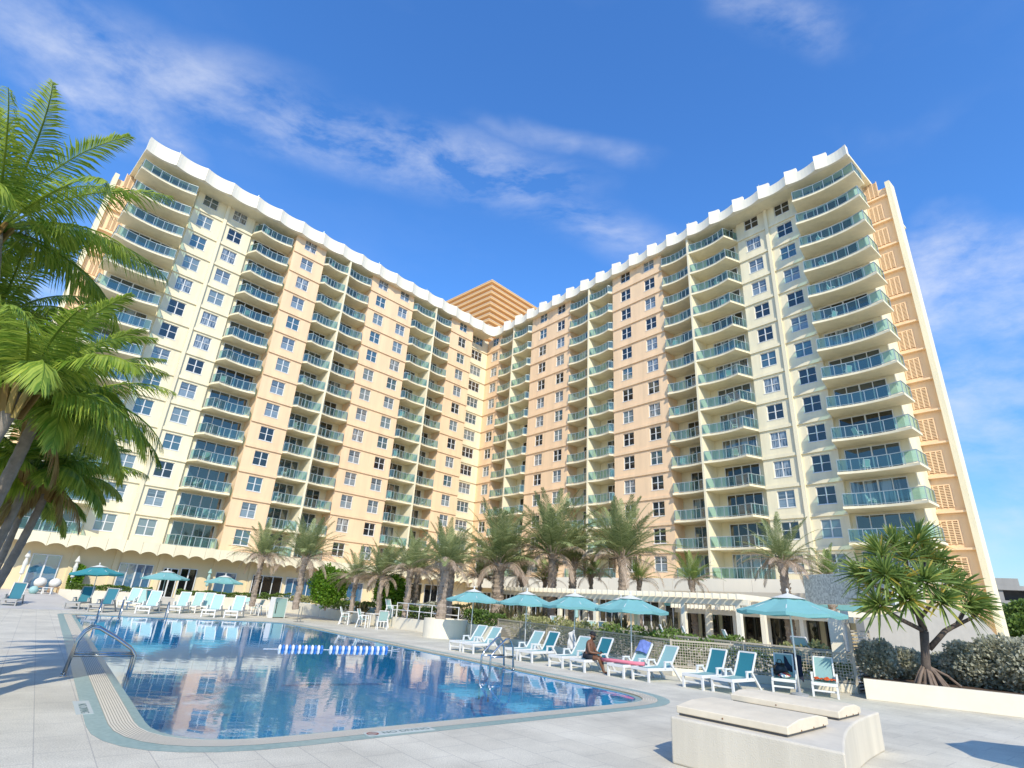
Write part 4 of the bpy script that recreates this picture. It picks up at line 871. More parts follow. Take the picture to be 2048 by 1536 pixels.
q = at(1985, 1500); dup(pr, (q.x + .85, q.y - 3.3, 0), .1, 'teal parasol just outside the frame whose shadow falls on the bottom right paving')
GL = 'teal parasols among the loungers at the left'
pl_ = parasol_proto('dark teal parasol tilted over the two dark lounger backs at far left', 1.65, 2.9, tealdeep, whitecanvas, alu, GL); p = at(176, 1219); pl_.location = (p.x, p.y, 0); pl_.rotation_euler = (0.0, -.06, .2)
pl2 = parasol_proto('teal parasol above the middle of the row of pale loungers', 1.6, 2.9, teal, whitecanvas, alu, GL); p = at(315, 1222); pl2.location = (p.x, p.y, 0); pl2.rotation_euler = (0, -.03, .4)
p = at(434, 1222); dup(pl2, (p.x, p.y, 0), .1, 'teal parasol at the right end of the row of pale loungers')
def closed(label, p, z0, h, m, lean=0.0, group=None):
    t = thing('closed_parasol', label, 'parasol', (p.x, p.y, z0), 0, group); t.rotation_euler = (0, lean, 0)
    b = MB(); b.tube([(0, 0, 0), (0, 0, h)], .025, 8); b.build('pole', alu, t)
    b = MB(); n = 12; pts = [(.05, h * .42), (.15, h * .45), (.13, h * .6), (.16, h * .72), (.10, h * .8), (.09, h * .83), (.20, h * .86), (.03, h * 1.02)]; b.lathe(pts, 9); b.build('canopy', m, t)
for px, py, dz, m, lab in [(24, 1183, 3.0, whitecanvas, 'white closed parasol left of the blue patio door'), (127, 1186, 2.9, whitecanvas, 'white closed parasol right of the blue patio door')]:
    p = dL * Lu(px, py) + nL * (OFFL - 1.2); closed(lab, p, TZ * .9, dz, m, 0, 'white closed parasols at the patio door')
p = dL * Lu(402, 1185) + nL * (OFFL - 1.0); closed('pale teal closed parasol against the yellow wall right of the dark doors', p, TZ, 2.7, slingpale)
p = at_y(1152, 1270, 38); closed('pale teal closed parasol under the pergola among white chairs', p, TZ * .6, 2.4, slingpale)

# ------------------------------------------------------------------ loungers
def lounger_proto(label, seatm, backm, fm, group, ang=52, sw=.66):
    """x = across, +y = head; foot end at y=0"""
    t = thing('sun_lounger', label, 'sun lounger', (0, 0, 0), 0, group); w_ = sw / 2; zs = .36; a = rad(ang); L0 = 1.22; bl = .82
    f = MB()
    for s in (-1, 1): f.beam((s * w_, 0, zs), (s * w_, L0 + .05, zs), .055, .09)
    f.beam((-w_ - .027, .0, zs), (w_ + .027, 0.0, zs), .07, .085); f.beam((-w_, .06, .17), (w_, .06, .17), .035, .05); f.beam((-w_, L0, zs - .02), (w_, L0, zs - .02), .05); f.build('frame', fm, t, False, .008)
    for s in (-1, 1):
        l = MB(); l.beam((s * w_, .03, 0), (s * w_, .01, zs - .046), .06, .07); l.build('leg', fm, t)
        l = MB(); l.beam((s * (w_ + .02), L0 + .42, 0), (s * (w_ + .02), L0 - .12, .56), .055, .07); l.beam((s * (w_ + .02), L0 - .42, .58), (s * (w_ + .02), L0 - .06, .58), .07, .05); l.beam((s * (w_ + .02), L0 - .40, zs + .02), (s * (w_ + .02), L0 - .38, .57), .06, .06); l.build('arm_support', fm, t, False, .006)
    n = 8; b = MB()
    for k in range(n):
        y0, y1 = .03 + (L0 - .05) * k / n, .03 + (L0 - .05) * (k + 1) / n; z0_, z1_ = [zs + .048 - .035 * math.sin(math.pi * q / n) for q in (k, k + 1)]
        b.quad((-w_ + .035, y0, z0_), (w_ - .035, y0, z0_), (w_ - .035, y1, z1_), (-w_ + .035, y1, z1_))
    b.build('seat_sling', seatm, t, True)
    d = V((0, math.cos(a), math.sin(a))); o = V((0, L0 - .04, zs + .03)); bf = MB()
    for s in (-1, 1): bf.beam(o + V((s * (w_ - .05), 0, 0)), o + V((s * (w_ - .05), 0, 0)) + d * bl, .05, .045)
    e = o + d * bl; bf.beam(e + V((-w_ + .05, 0, 0)), e + V((w_ - .05, 0, 0)), .05, .045); bf.build('back_frame', fm, t, False, .006)
    b = MB(); q = d.cross(V((1, 0, 0)))
    for k in range(n):
        u0, u1 = bl * k / n, bl * (k + 1) / n; s0, s1 = [.04 * math.sin(math.pi * x / n) for x in (k, k + 1)]; A = o + d * u0 + q * (s0 - .01); B = o + d * u1 + q * (s1 - .01); b.quad(A + V((-w_ + .075, 0, 0)), A + V((w_ - .075, 0, 0)), B + V((w_ - .075, 0, 0)), B + V((-w_ + .075, 0, 0)))
    b.build('back_sling', backm, t, True); return t
GR = 'sun loungers along the right pool edge'
lw_ = mat('lounger_frame', (.70, .69, .66), .4)
pA = lounger_proto('', sling, sling, lw_, GR); pD = lounger_proto('', sling, slingshade, lw_, GR, 58)
bpy.context.view_layer.update(); used = set()
def lay(proto, px1, py1, px2, py2, label, turn=0.0, sc_=1.0):
    """front feet stand at two ground points"""
    a, b_ = at(px1, py1), at(px2, py2); c = (a + b_) / 2; rz = turn
    if proto.name not in used: used.add(proto.name); proto.location = (c.x, c.y, 0); proto.rotation_euler = (0, 0, rz); proto['label'] = label; return proto
    return dup(proto, (c.x, c.y, 0), rz, label)
EA = math.atan2(e2.y, e2.x) - math.pi / 2
lay(pA, 901, 1300, 917, 1303, 'teal sun lounger, leftmost of the right row, beside the first parasol pole', EA + .15)
lay(pA, 927, 1305, 943, 1308, 'teal sun lounger just right of the leftmost one in the right row', EA + .1)
lay(pA, 1012, 1317, 1031, 1320, 'teal sun lounger behind the chrome pool handrails', EA + .1)
lay(pD, 1040, 1322, 1062, 1326, 'sun lounger with shaded teal back beside the second parasol pole', EA + .05)
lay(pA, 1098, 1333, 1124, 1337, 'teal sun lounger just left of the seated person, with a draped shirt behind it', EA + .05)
L_person = lay(pD, 1141, 1341, 1168, 1345, 'sun lounger with shaded teal back on which the person sits', EA)
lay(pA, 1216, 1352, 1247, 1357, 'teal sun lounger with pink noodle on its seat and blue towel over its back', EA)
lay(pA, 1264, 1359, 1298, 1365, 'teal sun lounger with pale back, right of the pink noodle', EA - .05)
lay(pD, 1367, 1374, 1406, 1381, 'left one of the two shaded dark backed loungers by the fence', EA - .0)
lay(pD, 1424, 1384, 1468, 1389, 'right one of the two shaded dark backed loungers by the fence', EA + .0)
LK = lay(pA, 1545, 1384, 1597, 1390, 'teal sun lounger with black bag and navy towel beside the large parasol pole', EA + .42)
LL = lay(pA, 1625, 1393, 1681, 1399, 'teal sun lounger with orange towel at the right end of the fence', EA + .38)
GP = 'pale sun loungers in the row behind the pool'
pP = lounger_proto('', slingpale, slingpale, lw_, GP, 68); pQ = lounger_proto('', slingshade, slingshade, mat('shaded_lounger_frame', (.35, .34, .32), .4), GP, 70); pP.scale = pQ.scale = (1.22, 1.22, 1.22); bpy.context.view_layer.update()  # second frame: white lounger frame darkened in colour as if under the parasol
for pr_, a, b_, tn, lab in [(pQ, (133, 1219), (149, 1220), .25, 'shaded dark teal lounger with upright back, left one under the dark parasol'), (pQ, (180, 1224), (197, 1225), .2, 'shaded dark teal lounger with upright back, right one under the dark parasol'), (pQ, (0, 1214), (22, 1215), .5, 'shaded teal lounger back cut by the left edge'),
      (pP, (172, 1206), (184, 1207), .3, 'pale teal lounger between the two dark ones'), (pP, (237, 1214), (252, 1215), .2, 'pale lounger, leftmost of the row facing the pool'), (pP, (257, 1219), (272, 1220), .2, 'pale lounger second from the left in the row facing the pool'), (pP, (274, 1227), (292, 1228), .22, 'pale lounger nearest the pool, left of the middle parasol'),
      (pQ, (318, 1222), (334, 1223), 3.0, 'shaded teal lounger back by the middle parasol pole'), (pP, (338, 1226), (354, 1227), .2, 'pale lounger right of the dark lounger back'), (pP, (368, 1225), (386, 1226), .2, 'pale lounger halfway along the row'), (pP, (392, 1225), (408, 1226), .2, 'pale lounger behind the third parasol pole'), (pP, (405, 1234), (424, 1235), .2, 'pale lounger nearest the pool near the third parasol'), (pP, (450, 1236), (470, 1237), .2, 'pale lounger at the right end of the row before the dining table')]:
    lay(pr_, *a, *b_, lab, tn)
# white loungers and chairs under the pergola
p_ = [(1108, 1262, 36, 'white lounger beneath the pergola left of the closed parasol', 1.2), (1160, 1266, 35, 'white lounger beneath the pergola by the closed parasol', 1.0), (1660, 1310, 25, 'pale lounger behind the gate seen through the mesh', 2.0), (1395, 1285, 30, 'white lounger behind the farther fence', 1.4), (1440, 1290, 30, 'white lounger second behind the farther fence', 1.4), (1530, 1300, 28, 'white lounger third behind the farther fence', 1.4)]
for px, py, y, lab, rz in p_: q = at_y(px, py, y); o = dup(pP, (q.x, q.y, .1), rz, lab); o['group'] = 'white loungers beneath the pergolas'

# ------------------------------------------------------------------ dining sets
def chair_proto(label, group):
    t = thing('dining_chair', label, 'chair', (0, 0, 0), 0, group)
    f = MB()
    for s in (-1, 1):
        f.beam((s * .26, -.24, 0), (s * .26, -.22, .62), .04, .05); f.beam((s * .26, .30, 0), (s * .26, .16, .60), .04, .05); f.beam((s * .26, -.25, .64), (s * .26, .2, .62), .06, .035); f.beam((s * .25, .15, .42), (s * .25, .34, .95), .04, .04)
    f.beam((-.26, -.22, .42), (.26, -.22, .42), .04); f.beam((-.26, .16, .42), (.26, .16, .42), .04); f.beam((-.25, .34, .95), (.25, .34, .95), .04); f.build('frame', lw_, t)
    b = MB(); b.box(-.23, .23, -.22, .17, .425, .445); b.build('seat', slingpale, t)
    b = MB(); b.quad((-.22, .17, .47), (.22, .17, .47), (.22, .33, .92), (-.22, .33, .92)); b.build('back', slingpale, t); return t
def table_proto(label, group):
    t = thing('dining_table', label, 'table', (0, 0, 0), 0, group)
    b = MB(); b.box(-.5, .5, -.5, .5, .69, .725); b.build('tabletop', lw_, t, False, .01)
    for x in (-.42, .42):
        for y in (-.42, .42): b = MB(); b.beam((x, y, 0), (x, y, .688), .05); b.build('leg', lw_, t)
    return t
GC, GT = 'white framed dining chairs', 'white square dining tables'
cq, tq = chair_proto('', GC), table_proto('', GT); cq.scale = tq.scale = (1.18, 1.18, 1.18); bpy.context.view_layer.update()
def seat_at(px, py, rz, lab, z=0.0, y=None):
    q = at(px, py) if y is None else at_y(px, py, y); l = (q.x, q.y, z)
    if 'c' not in used: used.add('c'); cq.location = l; cq.rotation_euler = (0, 0, rz); cq['label'] = lab
    else: dup(cq, l, rz, lab)
def table_at(px, py, rz, lab):
    q = at(px, py)
    if 't' not in used: used.add('t'); tq.location = (q.x, q.y, 0); tq.rotation_euler = (0, 0, rz); tq['label'] = lab
    else: dup(tq, (q.x, q.y, 0), rz, lab)
table_at(498, 1228, .3, 'white dining table between the pale loungers and the teal bin')
table_at(706, 1249, .4, 'white dining table in the left of the pair by the planter wall'); table_at(748, 1254, .5, 'white dining table in the right of the pair by the planter wall')
for px, py, rz, lab in [(478, 1222, 1.2, 'chair left of the table by the teal bin'), (490, 1221, .2, 'chair behind the table by the teal bin'), (511, 1229, -1.6, 'chair right of the table by the teal bin'), (524, 1232, -1.2, 'chair farthest right at the table by the teal bin'),
      (688, 1249, 1.7, 'chair seen from its side at the left end of the paired tables'), (704, 1243, .2, 'chair behind the left one of the paired tables'), (724, 1255, 1.5, 'chair between the paired tables with its back to the left'), (738, 1248, .1, 'chair behind the right one of the paired tables'), (762, 1259, -2.8, 'chair with its back towards the pool right of the paired tables'), (772, 1255, -1.9, 'chair farthest right at the paired tables')]: seat_at(px, py, rz, 'white framed ' + lab)
seat_at(783, 1222, 1.2, 'white framed chair up on the terrace beside the ramp railing', TZ, 41)
for px, lab in ((1190, 'left one of the white framed chairs under the pergola'), (1213, 'right one of the white framed chairs under the pergola')): seat_at(px, 1250, .4, lab, .25, 36)
# round backed armchairs at the patio door
def armchair(px, lab):
    u = Lu(px, 1180); p = dL * u + nL * (OFFL - 1.6); t = thing('armchair', lab, 'armchair', (p.x, p.y, .58), math.atan2(dL.y, dL.x), 'round backed armchairs at the patio door')
    b = MB(); [b.beam((x, y, 0), (x * .9, y * .9, .5), .05) for x in (-.3, .3) for y in (-.28, .28)]; b.beam((-.3, -.3, .5), (.3, -.3, .5), .06); b.beam((-.3, .3, .5), (.3, .3, .5), .06); b.beam((-.3, -.3, .5), (-.3, .3, .5), .06); b.beam((.3, -.3, .5), (.3, .3, .5), .06); b.build('frame', mat('light_wood', (.42, .24, .11), .5), t)
    b = MB(); b.ball((0, .1, .82), .42, 14, .9); b.build('cushion', mat('grey_white_cushion', (.68, .66, .60), .9), t, True)
armchair(68, 'white cushioned armchair on wooden legs, left one before the blue patio door'); armchair(98, 'white cushioned armchair on wooden legs, right one before the blue patio door')
p = dL * Lu(140, 1175) + nL * (OFFL - .9); rng = random.Random(3); b = MB(); lumps(b, (0, 0, 1.25), .45, .45, 1.25, 30, 1500, .2, rng); o = b.build('climbing_shrub', g_bush); o.location = (p.x, p.y, TZ * .8); tag(o, 'narrow upright shrub against the wall under the dark teal parasol', 'shrub')
p = dL * Lu(52, 1180) + nL * (OFFL - 3.2); b = MB(); b.ball((0, 0, .3), .3, 16); o = b.build('garden_globe', slingpale, None, True); o.location = (p.x, p.y, .57); tag(o, 'teal glass globe on the paving before the blue patio door', 'globe')
p = dL * Lu(80, 1180) + nL * (OFFL - 3.0); t = thing('side_table', 'small white side table between the two round backed armchairs', 'table', (p.x, p.y, .58), .5); b = MB(); b.box(-.32, .32, -.32, .32, .48, .52); b.build('tabletop', lw_, t)
for x in (-.27, .27):
    for y in (-.27, .27): b = MB(); b.box(x - .03, x + .03, y - .03, y + .03, 0, .479); b.build('leg', lw_, t)
# bin, post, side things
p = at(556, 1236); t = thing('towel_bin', 'pale teal towel cabinet with white frame against the white planter', 'cabinet', (p.x, p.y, 0), .95)
b = MB(); b.box(-.52, .52, 0, .55, .06, 1.38); b.build('body', slingpale, t, False, .02); b = MB()
for x in (-.55, .49): b.box(x, x + .06, -.02, .57, 0, 1.44)
b.box(-.49, .49, -.02, .57, 1.382, 1.44); b.build('frame', lw_, t); b = MB(); b.box(-.36, -.30, -.012, -.001, .3, 1.1); b.build('slot', dark, t)
p = at(597, 1244); t = thing('rail_stand', 'pair of thin grey posts on a square base at the pool edge', 'stand', (p.x, p.y, 0), .6); b = MB(); b.box(-.3, .3, -.2, .2, 0, .04); b.build('base', steel, t)
for x in (-.1, .1): b = MB(); b.beam((x, 0, .04), (x, 0, 1.0), .05); b.build('post', steel, t)
# ramp railing on the terrace
q0, q1 = at_y(793, 1225, 41), at_y(915, 1252, 35.5); t = thing('ramp_railing', 'white two bar ramp railing among shrubs left of the curved planter palm', 'railing', (q0.x, q0.y, TZ)); d = V((q1.x - q0.x, q1.y - q0.y, 0))
for k in range(6): b = MB(); c = d * (k / 5); b.beam(c, c + V((0, 0, .95)), .05); b.build('post', lw_, t)
for z in (.5, .95): b = MB(); b.beam(V((0, 0, z)), d + V((0, 0, z)), .05); b.build('bar', lw_, t)

# ------------------------------------------------------------------ pool handrails, lane rope
def handrail(label, a, b_, h=.95, group='stainless steel pool handrails', drop=.9):
    a, b_ = V((a.x, a.y, 0)), V((b_.x, b_.y, 0)); t = thing('pool_handrail', label, 'handrail', a, 0, group); d = b_ - a; L_ = d.length; d.normalize(); s = V((-d.y, d.x, 0))
    for sg in (0, 1):
        o = s * (.50 * sg); B = MB(); z = V((0, 0, 1))
        pts = [o, o + d * .06 + z * h * .72, o + d * .14 + z * h * .9, o + d * .25 + z * h, o + d * .40 + z * h * .985, o + d * (L_ * .55 + .1) + z * h * .78, o + d * (L_ - .10) + z * h * .55, o + d * L_ + z * h * .42, o + d * (L_ + .01) + z * h * .2, o + d * L_ - z * drop]
        B.tube(pts, .033, 10); B.tube([o + d * .045 + z * h * .42, o + d * (L_ - .02) + z * h * .42], .028, 8); B.build('rail', steel, t, True)
        B = MB(); B.lathe([(.06, 0), (.06, .02), (.03, .035)], 14, tuple(o + V((0, 0, .001)))); B.build('foot_flange', steel, t, True)
a = at(126, 1353); handrail('large stainless steel handrail into the pool in the left foreground', a, a + (e2 * 1.25 + e1 * .05), 1.0)
a = at(1008, 1336); handrail('stainless steel handrail into the pool in front of the right loungers', a, a - e2 * 1.0, .95)
def post_rail(label, p):
    t = thing('pool_handrail', label, 'handrail', (p.x, p.y, 0), 0, 'dark figure four handrails at the far pool end'); B = MB(); pts = [V((0, 0, 0)), V((0, 0, .85)), V((.05, -.06, .97)), V((.16, -.2, .98)), V((.42, -.55, .55)), V((.5, -.66, -.2))]; B.tube(pts, .026, 8); B.build('rail', steel, t, True)
    B = MB(); B.lathe([(.06, 0), (.06, .02), (.03, .035)], 12); B.build('foot_flange', steel, t)
post_rail('dark handrail at the far pool end near the dark loungers', at(193, 1236)); post_rail('dark handrail at the far pool end left of the middle parasol', at(236, 1237)); post_rail('dark handrail at the far pool end under the middle parasol', at(328, 1240))
ra, rb = at(556, 1298, -.03), at(775, 1301, -.03); t = thing('lane_rope', 'blue and white float rope stretched across the pool', 'float rope', (ra.x, ra.y, -.03)); d = rb - ra; d.z = 0; L_ = d.length; fa = at(330, 1299, -.03) - ra; fa = d * -.85
b = MB(); b.tube([d * -.12, d * 1.03, d * 1.03 + V((.3, .5, .05))], .009, 5); b.build('rope', white, t)
blue = mat('blue_plastic', (.03, .17, .52), .35); wp = mat('white_plastic', (.75, .77, .78), .35)
n = 18; ang = math.atan2(d.y, d.x); fb = MB(); m1 = MB(); m1.lathe([(.015, -.075), (.10, -.055), (.14, -.02), (.14, .02), (.10, .055), (.015, .075)], 12)
fm1, fm2 = m1.mesh('float', blue, True), m1.mesh('float', wp, True)
for k in range(n * 2):
    if k in (14, 15): continue
    o = obj('float', fm1 if k % 2 else fm2, t); o.location = d * ((k + .5) / (2 * n)) + V((0, 0, .02)); o.rotation_euler = (0, math.pi / 2, ang); o.scale = (1, 1, L_ / (2 * n) / .15)

# ------------------------------------------------------------------ towels, bag, noodle
def cloth(name, label, m, M, pts_fn, nu, nv, cat='towel', group=None, th=.012):
    b = MB(); g = [[M @ V(pts_fn(u / nu, v / nv)) for v in range(nv + 1)] for u in range(nu + 1)]; b.v = [tuple(p) for r in g for p in r]; b.f = [(u * (nv + 1) + v, (u + 1) * (nv + 1) + v, (u + 1) * (nv + 1) + v + 1, u * (nv + 1) + v + 1) for u in range(nu) for v in range(nv)]
    o = b.build(name, m, None, True); s = o.modifiers.new('thickness', 'SOLIDIFY'); s.thickness = th; return tag(o, label, cat, group)
bpy.context.view_layer.update()
def MW(o): return Matrix.Translation(o.location) @ Matrix.Rotation(o.rotation_euler.z, 4, 'Z')
noise = lambda u, v, s: .018 * math.sin(7 * u + s) * math.cos(9 * v + s * 2) + .012 * math.sin(17 * u + 11 * v + s)
cloth('beach_towel', 'crumpled orange beach towel lying on the rightmost lounger', mat('orange_towel', (.62, .10, .02), .9, noise=.3, nscale=9), MW(LL), lambda u, v: (-.27 + .56 * u + .03 * math.sin(9 * v), .62 + .42 * v + .03 * math.sin(8 * u), .43 + abs(noise(u, v, 1)) * 3.2 * (1 - .4 * abs(2 * u - 1))), 18, 14)
a_ = rad(52)
cloth('bath_towel', 'navy towel draped over the back of the lounger beside the large parasol', darkblue, MW(LK), lambda u, v: (.02 + .48 * u + .10 * max(0, u - .5), 1.18 + .82 * math.cos(a_) * min(1, max(.15, v)) + .06 + noise(u, v, 2), .39 + .84 * math.sin(a_) * min(1, max(.15, v)) + .06 * (1 - u) - .5 * max(0, u - .62) * (1.2 - v)), 16, 14)
t = thing('beach_bag', 'black plastic bag sitting on the lounger beside the large parasol', 'bag', MW(LK) @ V((-.10, .98, .42)), LK.rotation_euler.z); b = MB()
rng = random.Random(4)
b.lathe([(.17, 0), (.22, .06), (.21, .16), (.17, .26), (.12, .33), (.14, .37)], 11); b.v = [(x * 1.1 + rng.uniform(-.02, .02), y * .75 + rng.uniform(-.02, .02), z + rng.uniform(-.012, .012)) for x, y, z in b.v]; b.build('body', mat('black_plastic', (.012, .014, .018), .3), t)
for s in (-1, 1): b = MB(); b.tube([(-.09, s * .05, .34), (-.06, s * .07, .46), (.04, s * .07, .46), (.08, s * .05, .34)], .012, 6); b.build('handle', mat('black_plastic', (.012, .014, .018), .3), t)
b = MB(); b.ball((0, 0, .07), .17, 12, .5); b.v = [(x * 1.3 + .02 * math.sin(9 * y), y, z + .015 * math.sin(14 * x)) for x, y, z in b.v]
m = mat('patterned_cloth', (.5, .35, .1), .9); o = b.build('patterned_swimwear', m, None, True); o.location = MW(LK) @ V((.02, .66, .38)); tag(o, 'small bundle of yellow, white and red patterned cloth in front of the black bag', 'cloth bundle')
N_ = m.node_tree.nodes; vv = N_.new('ShaderNodeTexVoronoi'); vv.inputs['Scale'].default_value = 11; tcx = N_.new('ShaderNodeTexCoord'); m.node_tree.links.new(tcx.outputs['Object'], vv.inputs['Vector']); sx_ = N_.new('ShaderNodeSeparateColor'); m.node_tree.links.new(vv.outputs['Color'], sx_.inputs[0]); rp = N_.new('ShaderNodeValToRGB'); rp.color_ramp.interpolation = 'CONSTANT'
for k, (ps, c) in enumerate([(0, (.6, .4, .05)), (.35, (.75, .73, .68)), (.6, (.45, .04, .05)), (.8, (.03, .05, .15))]):
    e = rp.color_ramp.elements[k] if k < 2 else rp.color_ramp.elements.new(ps); e.position = ps; e.color = (*c, 1)
m.node_tree.links.new(sx_.outputs[0], rp.inputs[0]); m.node_tree.links.new(rp.outputs[0], N_['Principled BSDF'].inputs['Base Color'])
LG = [o for o in bpy.data.objects if o.get('label', '').startswith('teal sun lounger with pink noodle')][0]
cloth('beach_towel', 'blue and white towel over the lounger back above the pink noodle', mat('blue_towel', (.16, .22, .50), .9, noise=.25, nscale=6), MW(LG), lambda u, v: (-.25 + .5 * u, 1.19 + .84 * math.cos(a_) * (.45 + .55 * v) - .05 + noise(u, v, 3), .42 + .84 * math.sin(a_) * (.45 + .55 * v) + .04 + .03 * math.sin(5 * u)), 12, 12)
nd = MB(); Mg = MW(LG); nd.tube([Mg @ V((-.95, .34, .43)), Mg @ V((-.4, .30, .455)), Mg @ V((.1, .32, .46)), Mg @ V((.5, .42, .46)), Mg @ V((.78, .55, .47))], .062, 12); tag(nd.build('pool_noodle', mat('pink_foam', (.72, .20, .25), .8), None, True), 'pink foam pool noodle lying across a lounger seat', 'pool noodle')
q = at_y(1143, 1283, 23.6); LE = [o for o in bpy.data.objects if o.get('label', '').startswith('teal sun lounger just left of the seated')][0]
cloth('shirt', 'pale grey shirt hung over the fence post behind the seated person', mat('grey_white_cloth', (.58, .56, .52), .9), Matrix.Translation((q.x, q.y, 0)) @ Matrix.Rotation(-.9, 4, 'Z'), lambda u, v: (-.24 + .48 * u * (1 - .35 * v) + .08 * v, noise(u, v, 5) * 2 + .10 * math.sin(3.1 * u), .55 + .72 * v - .16 * abs(2 * u - 1) * v), 14, 14, 'shirt')
p = at(1293, 1360); t = thing('sandal', 'small dark sandal on the deck under the pale backed lounger', 'sandal', (p.x - .35, p.y + .35, 0), .8); b = MB(); b.box(-.05, .05, -.13, .13, 0, .025); b.build('sole', greybox, t, False, .01); b = MB(); b.tube([(-.045, .02, .02), (0, .05, .07), (.045, .02, .02)], .012, 6); b.build('strap', greybox, t)

# ------------------------------------------------------------------ foreground service box with two lids
HB = .62; A = at(1340, 1432, HB); B = at(1690, 1506, HB); Cc = at(1758, 1424, HB); d = (B - A).normalized(); nn = V((-d.y, d.x, 0))
if nn.y < 0: nn = -nn
W_ = (Cc - A).dot(nn); cx_ = (Cc - A).dot(d); bx_ = (B - A).dot(d)
t = thing('service_box', 'low stucco service box with one curved end in the right foreground', 'box', A * 1.0 - V((0, 0, HB)), math.atan2(d.y, d.x))
M2 = bx_; edge = []
for k in range(13): u = k / 12; edge.append((bx_ + (cx_ - bx_) * u - .20 * math.sin(math.pi * u), W_ * u))
b = MB(); b.prism([(0, 0)] + edge + [(0, W_)], 0, HB); b.build('body', boxm, t, False, .025)
def loc(px, py, z): q = at(px, py, z) - A; return q.dot(d), q.dot(nn)
def lid(label, a, b_, c, hh):
    x0, y0 = loc(*a, HB); x1, _ = loc(*b_, HB); _, y1 = loc(*c, HB); t2 = thing('lid', label, 'lid', A - V((0, 0, HB)) + d * x0 + nn * y0 + V((0, 0, HB)), math.atan2(d.y, d.x), 'cream lids on the service box'); w = y1 - y0; L_ = x1 - x0
    m = MB(); prof = [(0, .035), (.0, hh * .78), (w * .30, hh * 1.12), (w * .75, hh * 1.12), (w, hh * .80), (w, .035)]; n = len(prof); m.v = [(0, y, z) for y, z in prof] + [(L_, y, z) for y, z in prof]; m.f = [tuple(range(n - 1, -1, -1)), tuple(range(n, 2 * n))] + [(k, (k + 1) % n, n + (k + 1) % n, n + k) for k in range(n)]; m.build('cover', lidm, t2, False, .012)
    m = MB(); m.box(.03, L_ - .03, .03, w - .03, .004, .034); m.build('gasket', greybox, t2)
    for x in (L_ * .45,): m = MB(); m.lathe([(.012, 0), (.012, .006)], 8); s = m.build('screw', mat('rusty_screw', (.22, .10, .04), .7), t2); s.location = (x, -.001, hh * .45); s.rotation_euler = (math.pi / 2, 0, 0)
    for y in (w * .3, w * .6, w * .85): m = MB(); m.lathe([(.012, 0), (.012, .006)], 8); s = m.build('screw', mat('rusty_screw', (.22, .10, .04), .7), t2); s.location = (L_ + .001, y, hh * .3); s.rotation_euler = (0, math.pi / 2, 0)
lid('cream lid with sloped edges, nearer one on the service box', (1353, 1430), (1588, 1474), (1657, 1455), .17)
lid('cream lid with sloped edges, farther one on the service box', (1462, 1404), (1678, 1443), (1727, 1432), .17)

# ------------------------------------------------------------------ far building and trees at the right edge
p = at_y(2010, 1262, 110); t = thing('concrete_building', 'distant grey concrete building with open floors at the right edge', 'building', (p.x, p.y, 0), -.5)
for k in range(4): b = MB(); b.box(0, 34, 0, 14, 2.4 + k * 2.7 - .45, 2.4 + k * 2.7 + .35); b.build('floor_slab', concrete, t)
for k in range(7): b = MB(); b.box(.6 + k * 5, 1.3 + k * 5, .4, 1.2, 0, 10); b.build('column', concrete, t)
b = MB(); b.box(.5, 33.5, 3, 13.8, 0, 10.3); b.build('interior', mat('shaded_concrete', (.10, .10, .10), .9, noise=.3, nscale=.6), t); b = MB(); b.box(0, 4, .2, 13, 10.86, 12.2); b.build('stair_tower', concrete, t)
for i, (px, py, y, r, lab) in enumerate([(2030, 1243, 80, 2.6, 'dark green tree in front of the distant concrete building'), (2062, 1240, 76, 3.0, 'dark green tree cut by the right edge'), (2046, 1262, 60, 1.6, 'low dark green bush at the right edge behind the silver bushes')]):
    q = at_y(px, py, y); t = thing('broadleaf_tree', lab, 'tree', (q.x, q.y, 0), 0, 'dark trees at the right edge'); b = MB(); lumps(b, (0, 0, max(q.z, r * .7)), r, r, r * .9, 26, 1800, .4, random.Random(90 + i)); b.build('crown', g_hedge, t); b = MB(); b.tube([(0, 0, 0), (.1, 0, max(q.z, r * .7))], [.2, .1], 7); b.build('trunk', bark, t)

# ------------------------------------------------------------------ chairs on balconies
bc = chair_proto('', 'chairs on the balconies'); bpy.context.view_layer.update()
ordn = ['top', 'second', 'third', 'fourth', 'fifth', 'sixth', 'seventh', 'eighth', 'ninth', 'tenth', 'eleventh', 'twelfth', 'thirteenth', 'lowest']
first = True
def bal_chair(wing, u, k, lab, rz, yy=.25):
    global first
    n_, d_, off = (nL, dL, OFFL) if wing == 'L' else (nR, dR, OFFR); p = d_ * u + n_ * (off + yy); l = (p.x, p.y, zf(k) + .01); r_ = math.atan2(d_.y, d_.x) + rz
    if first: bc.location = l; bc.rotation_euler = (0, 0, r_); bc['label'] = lab; first = False
    else: dup(bc, l, r_, lab)
for u, k, rz, w in ((20.0, 12, 2.2, 'left'), (20.9, 12, -2.4, 'right')): bal_chair('L', u, k, 'white chair, %s one of a pair on the left wing, second lowest balcony' % w, rz, .55)
bal_chair('L', 8.6, 13, 'white chair, left of two on the lowest end balcony, left wing', 2.6, .2); bal_chair('L', 9.6, 13, 'white chair, right of two on the lowest end balcony, left wing', -2.6, .2)
cr2 = random.Random(12)
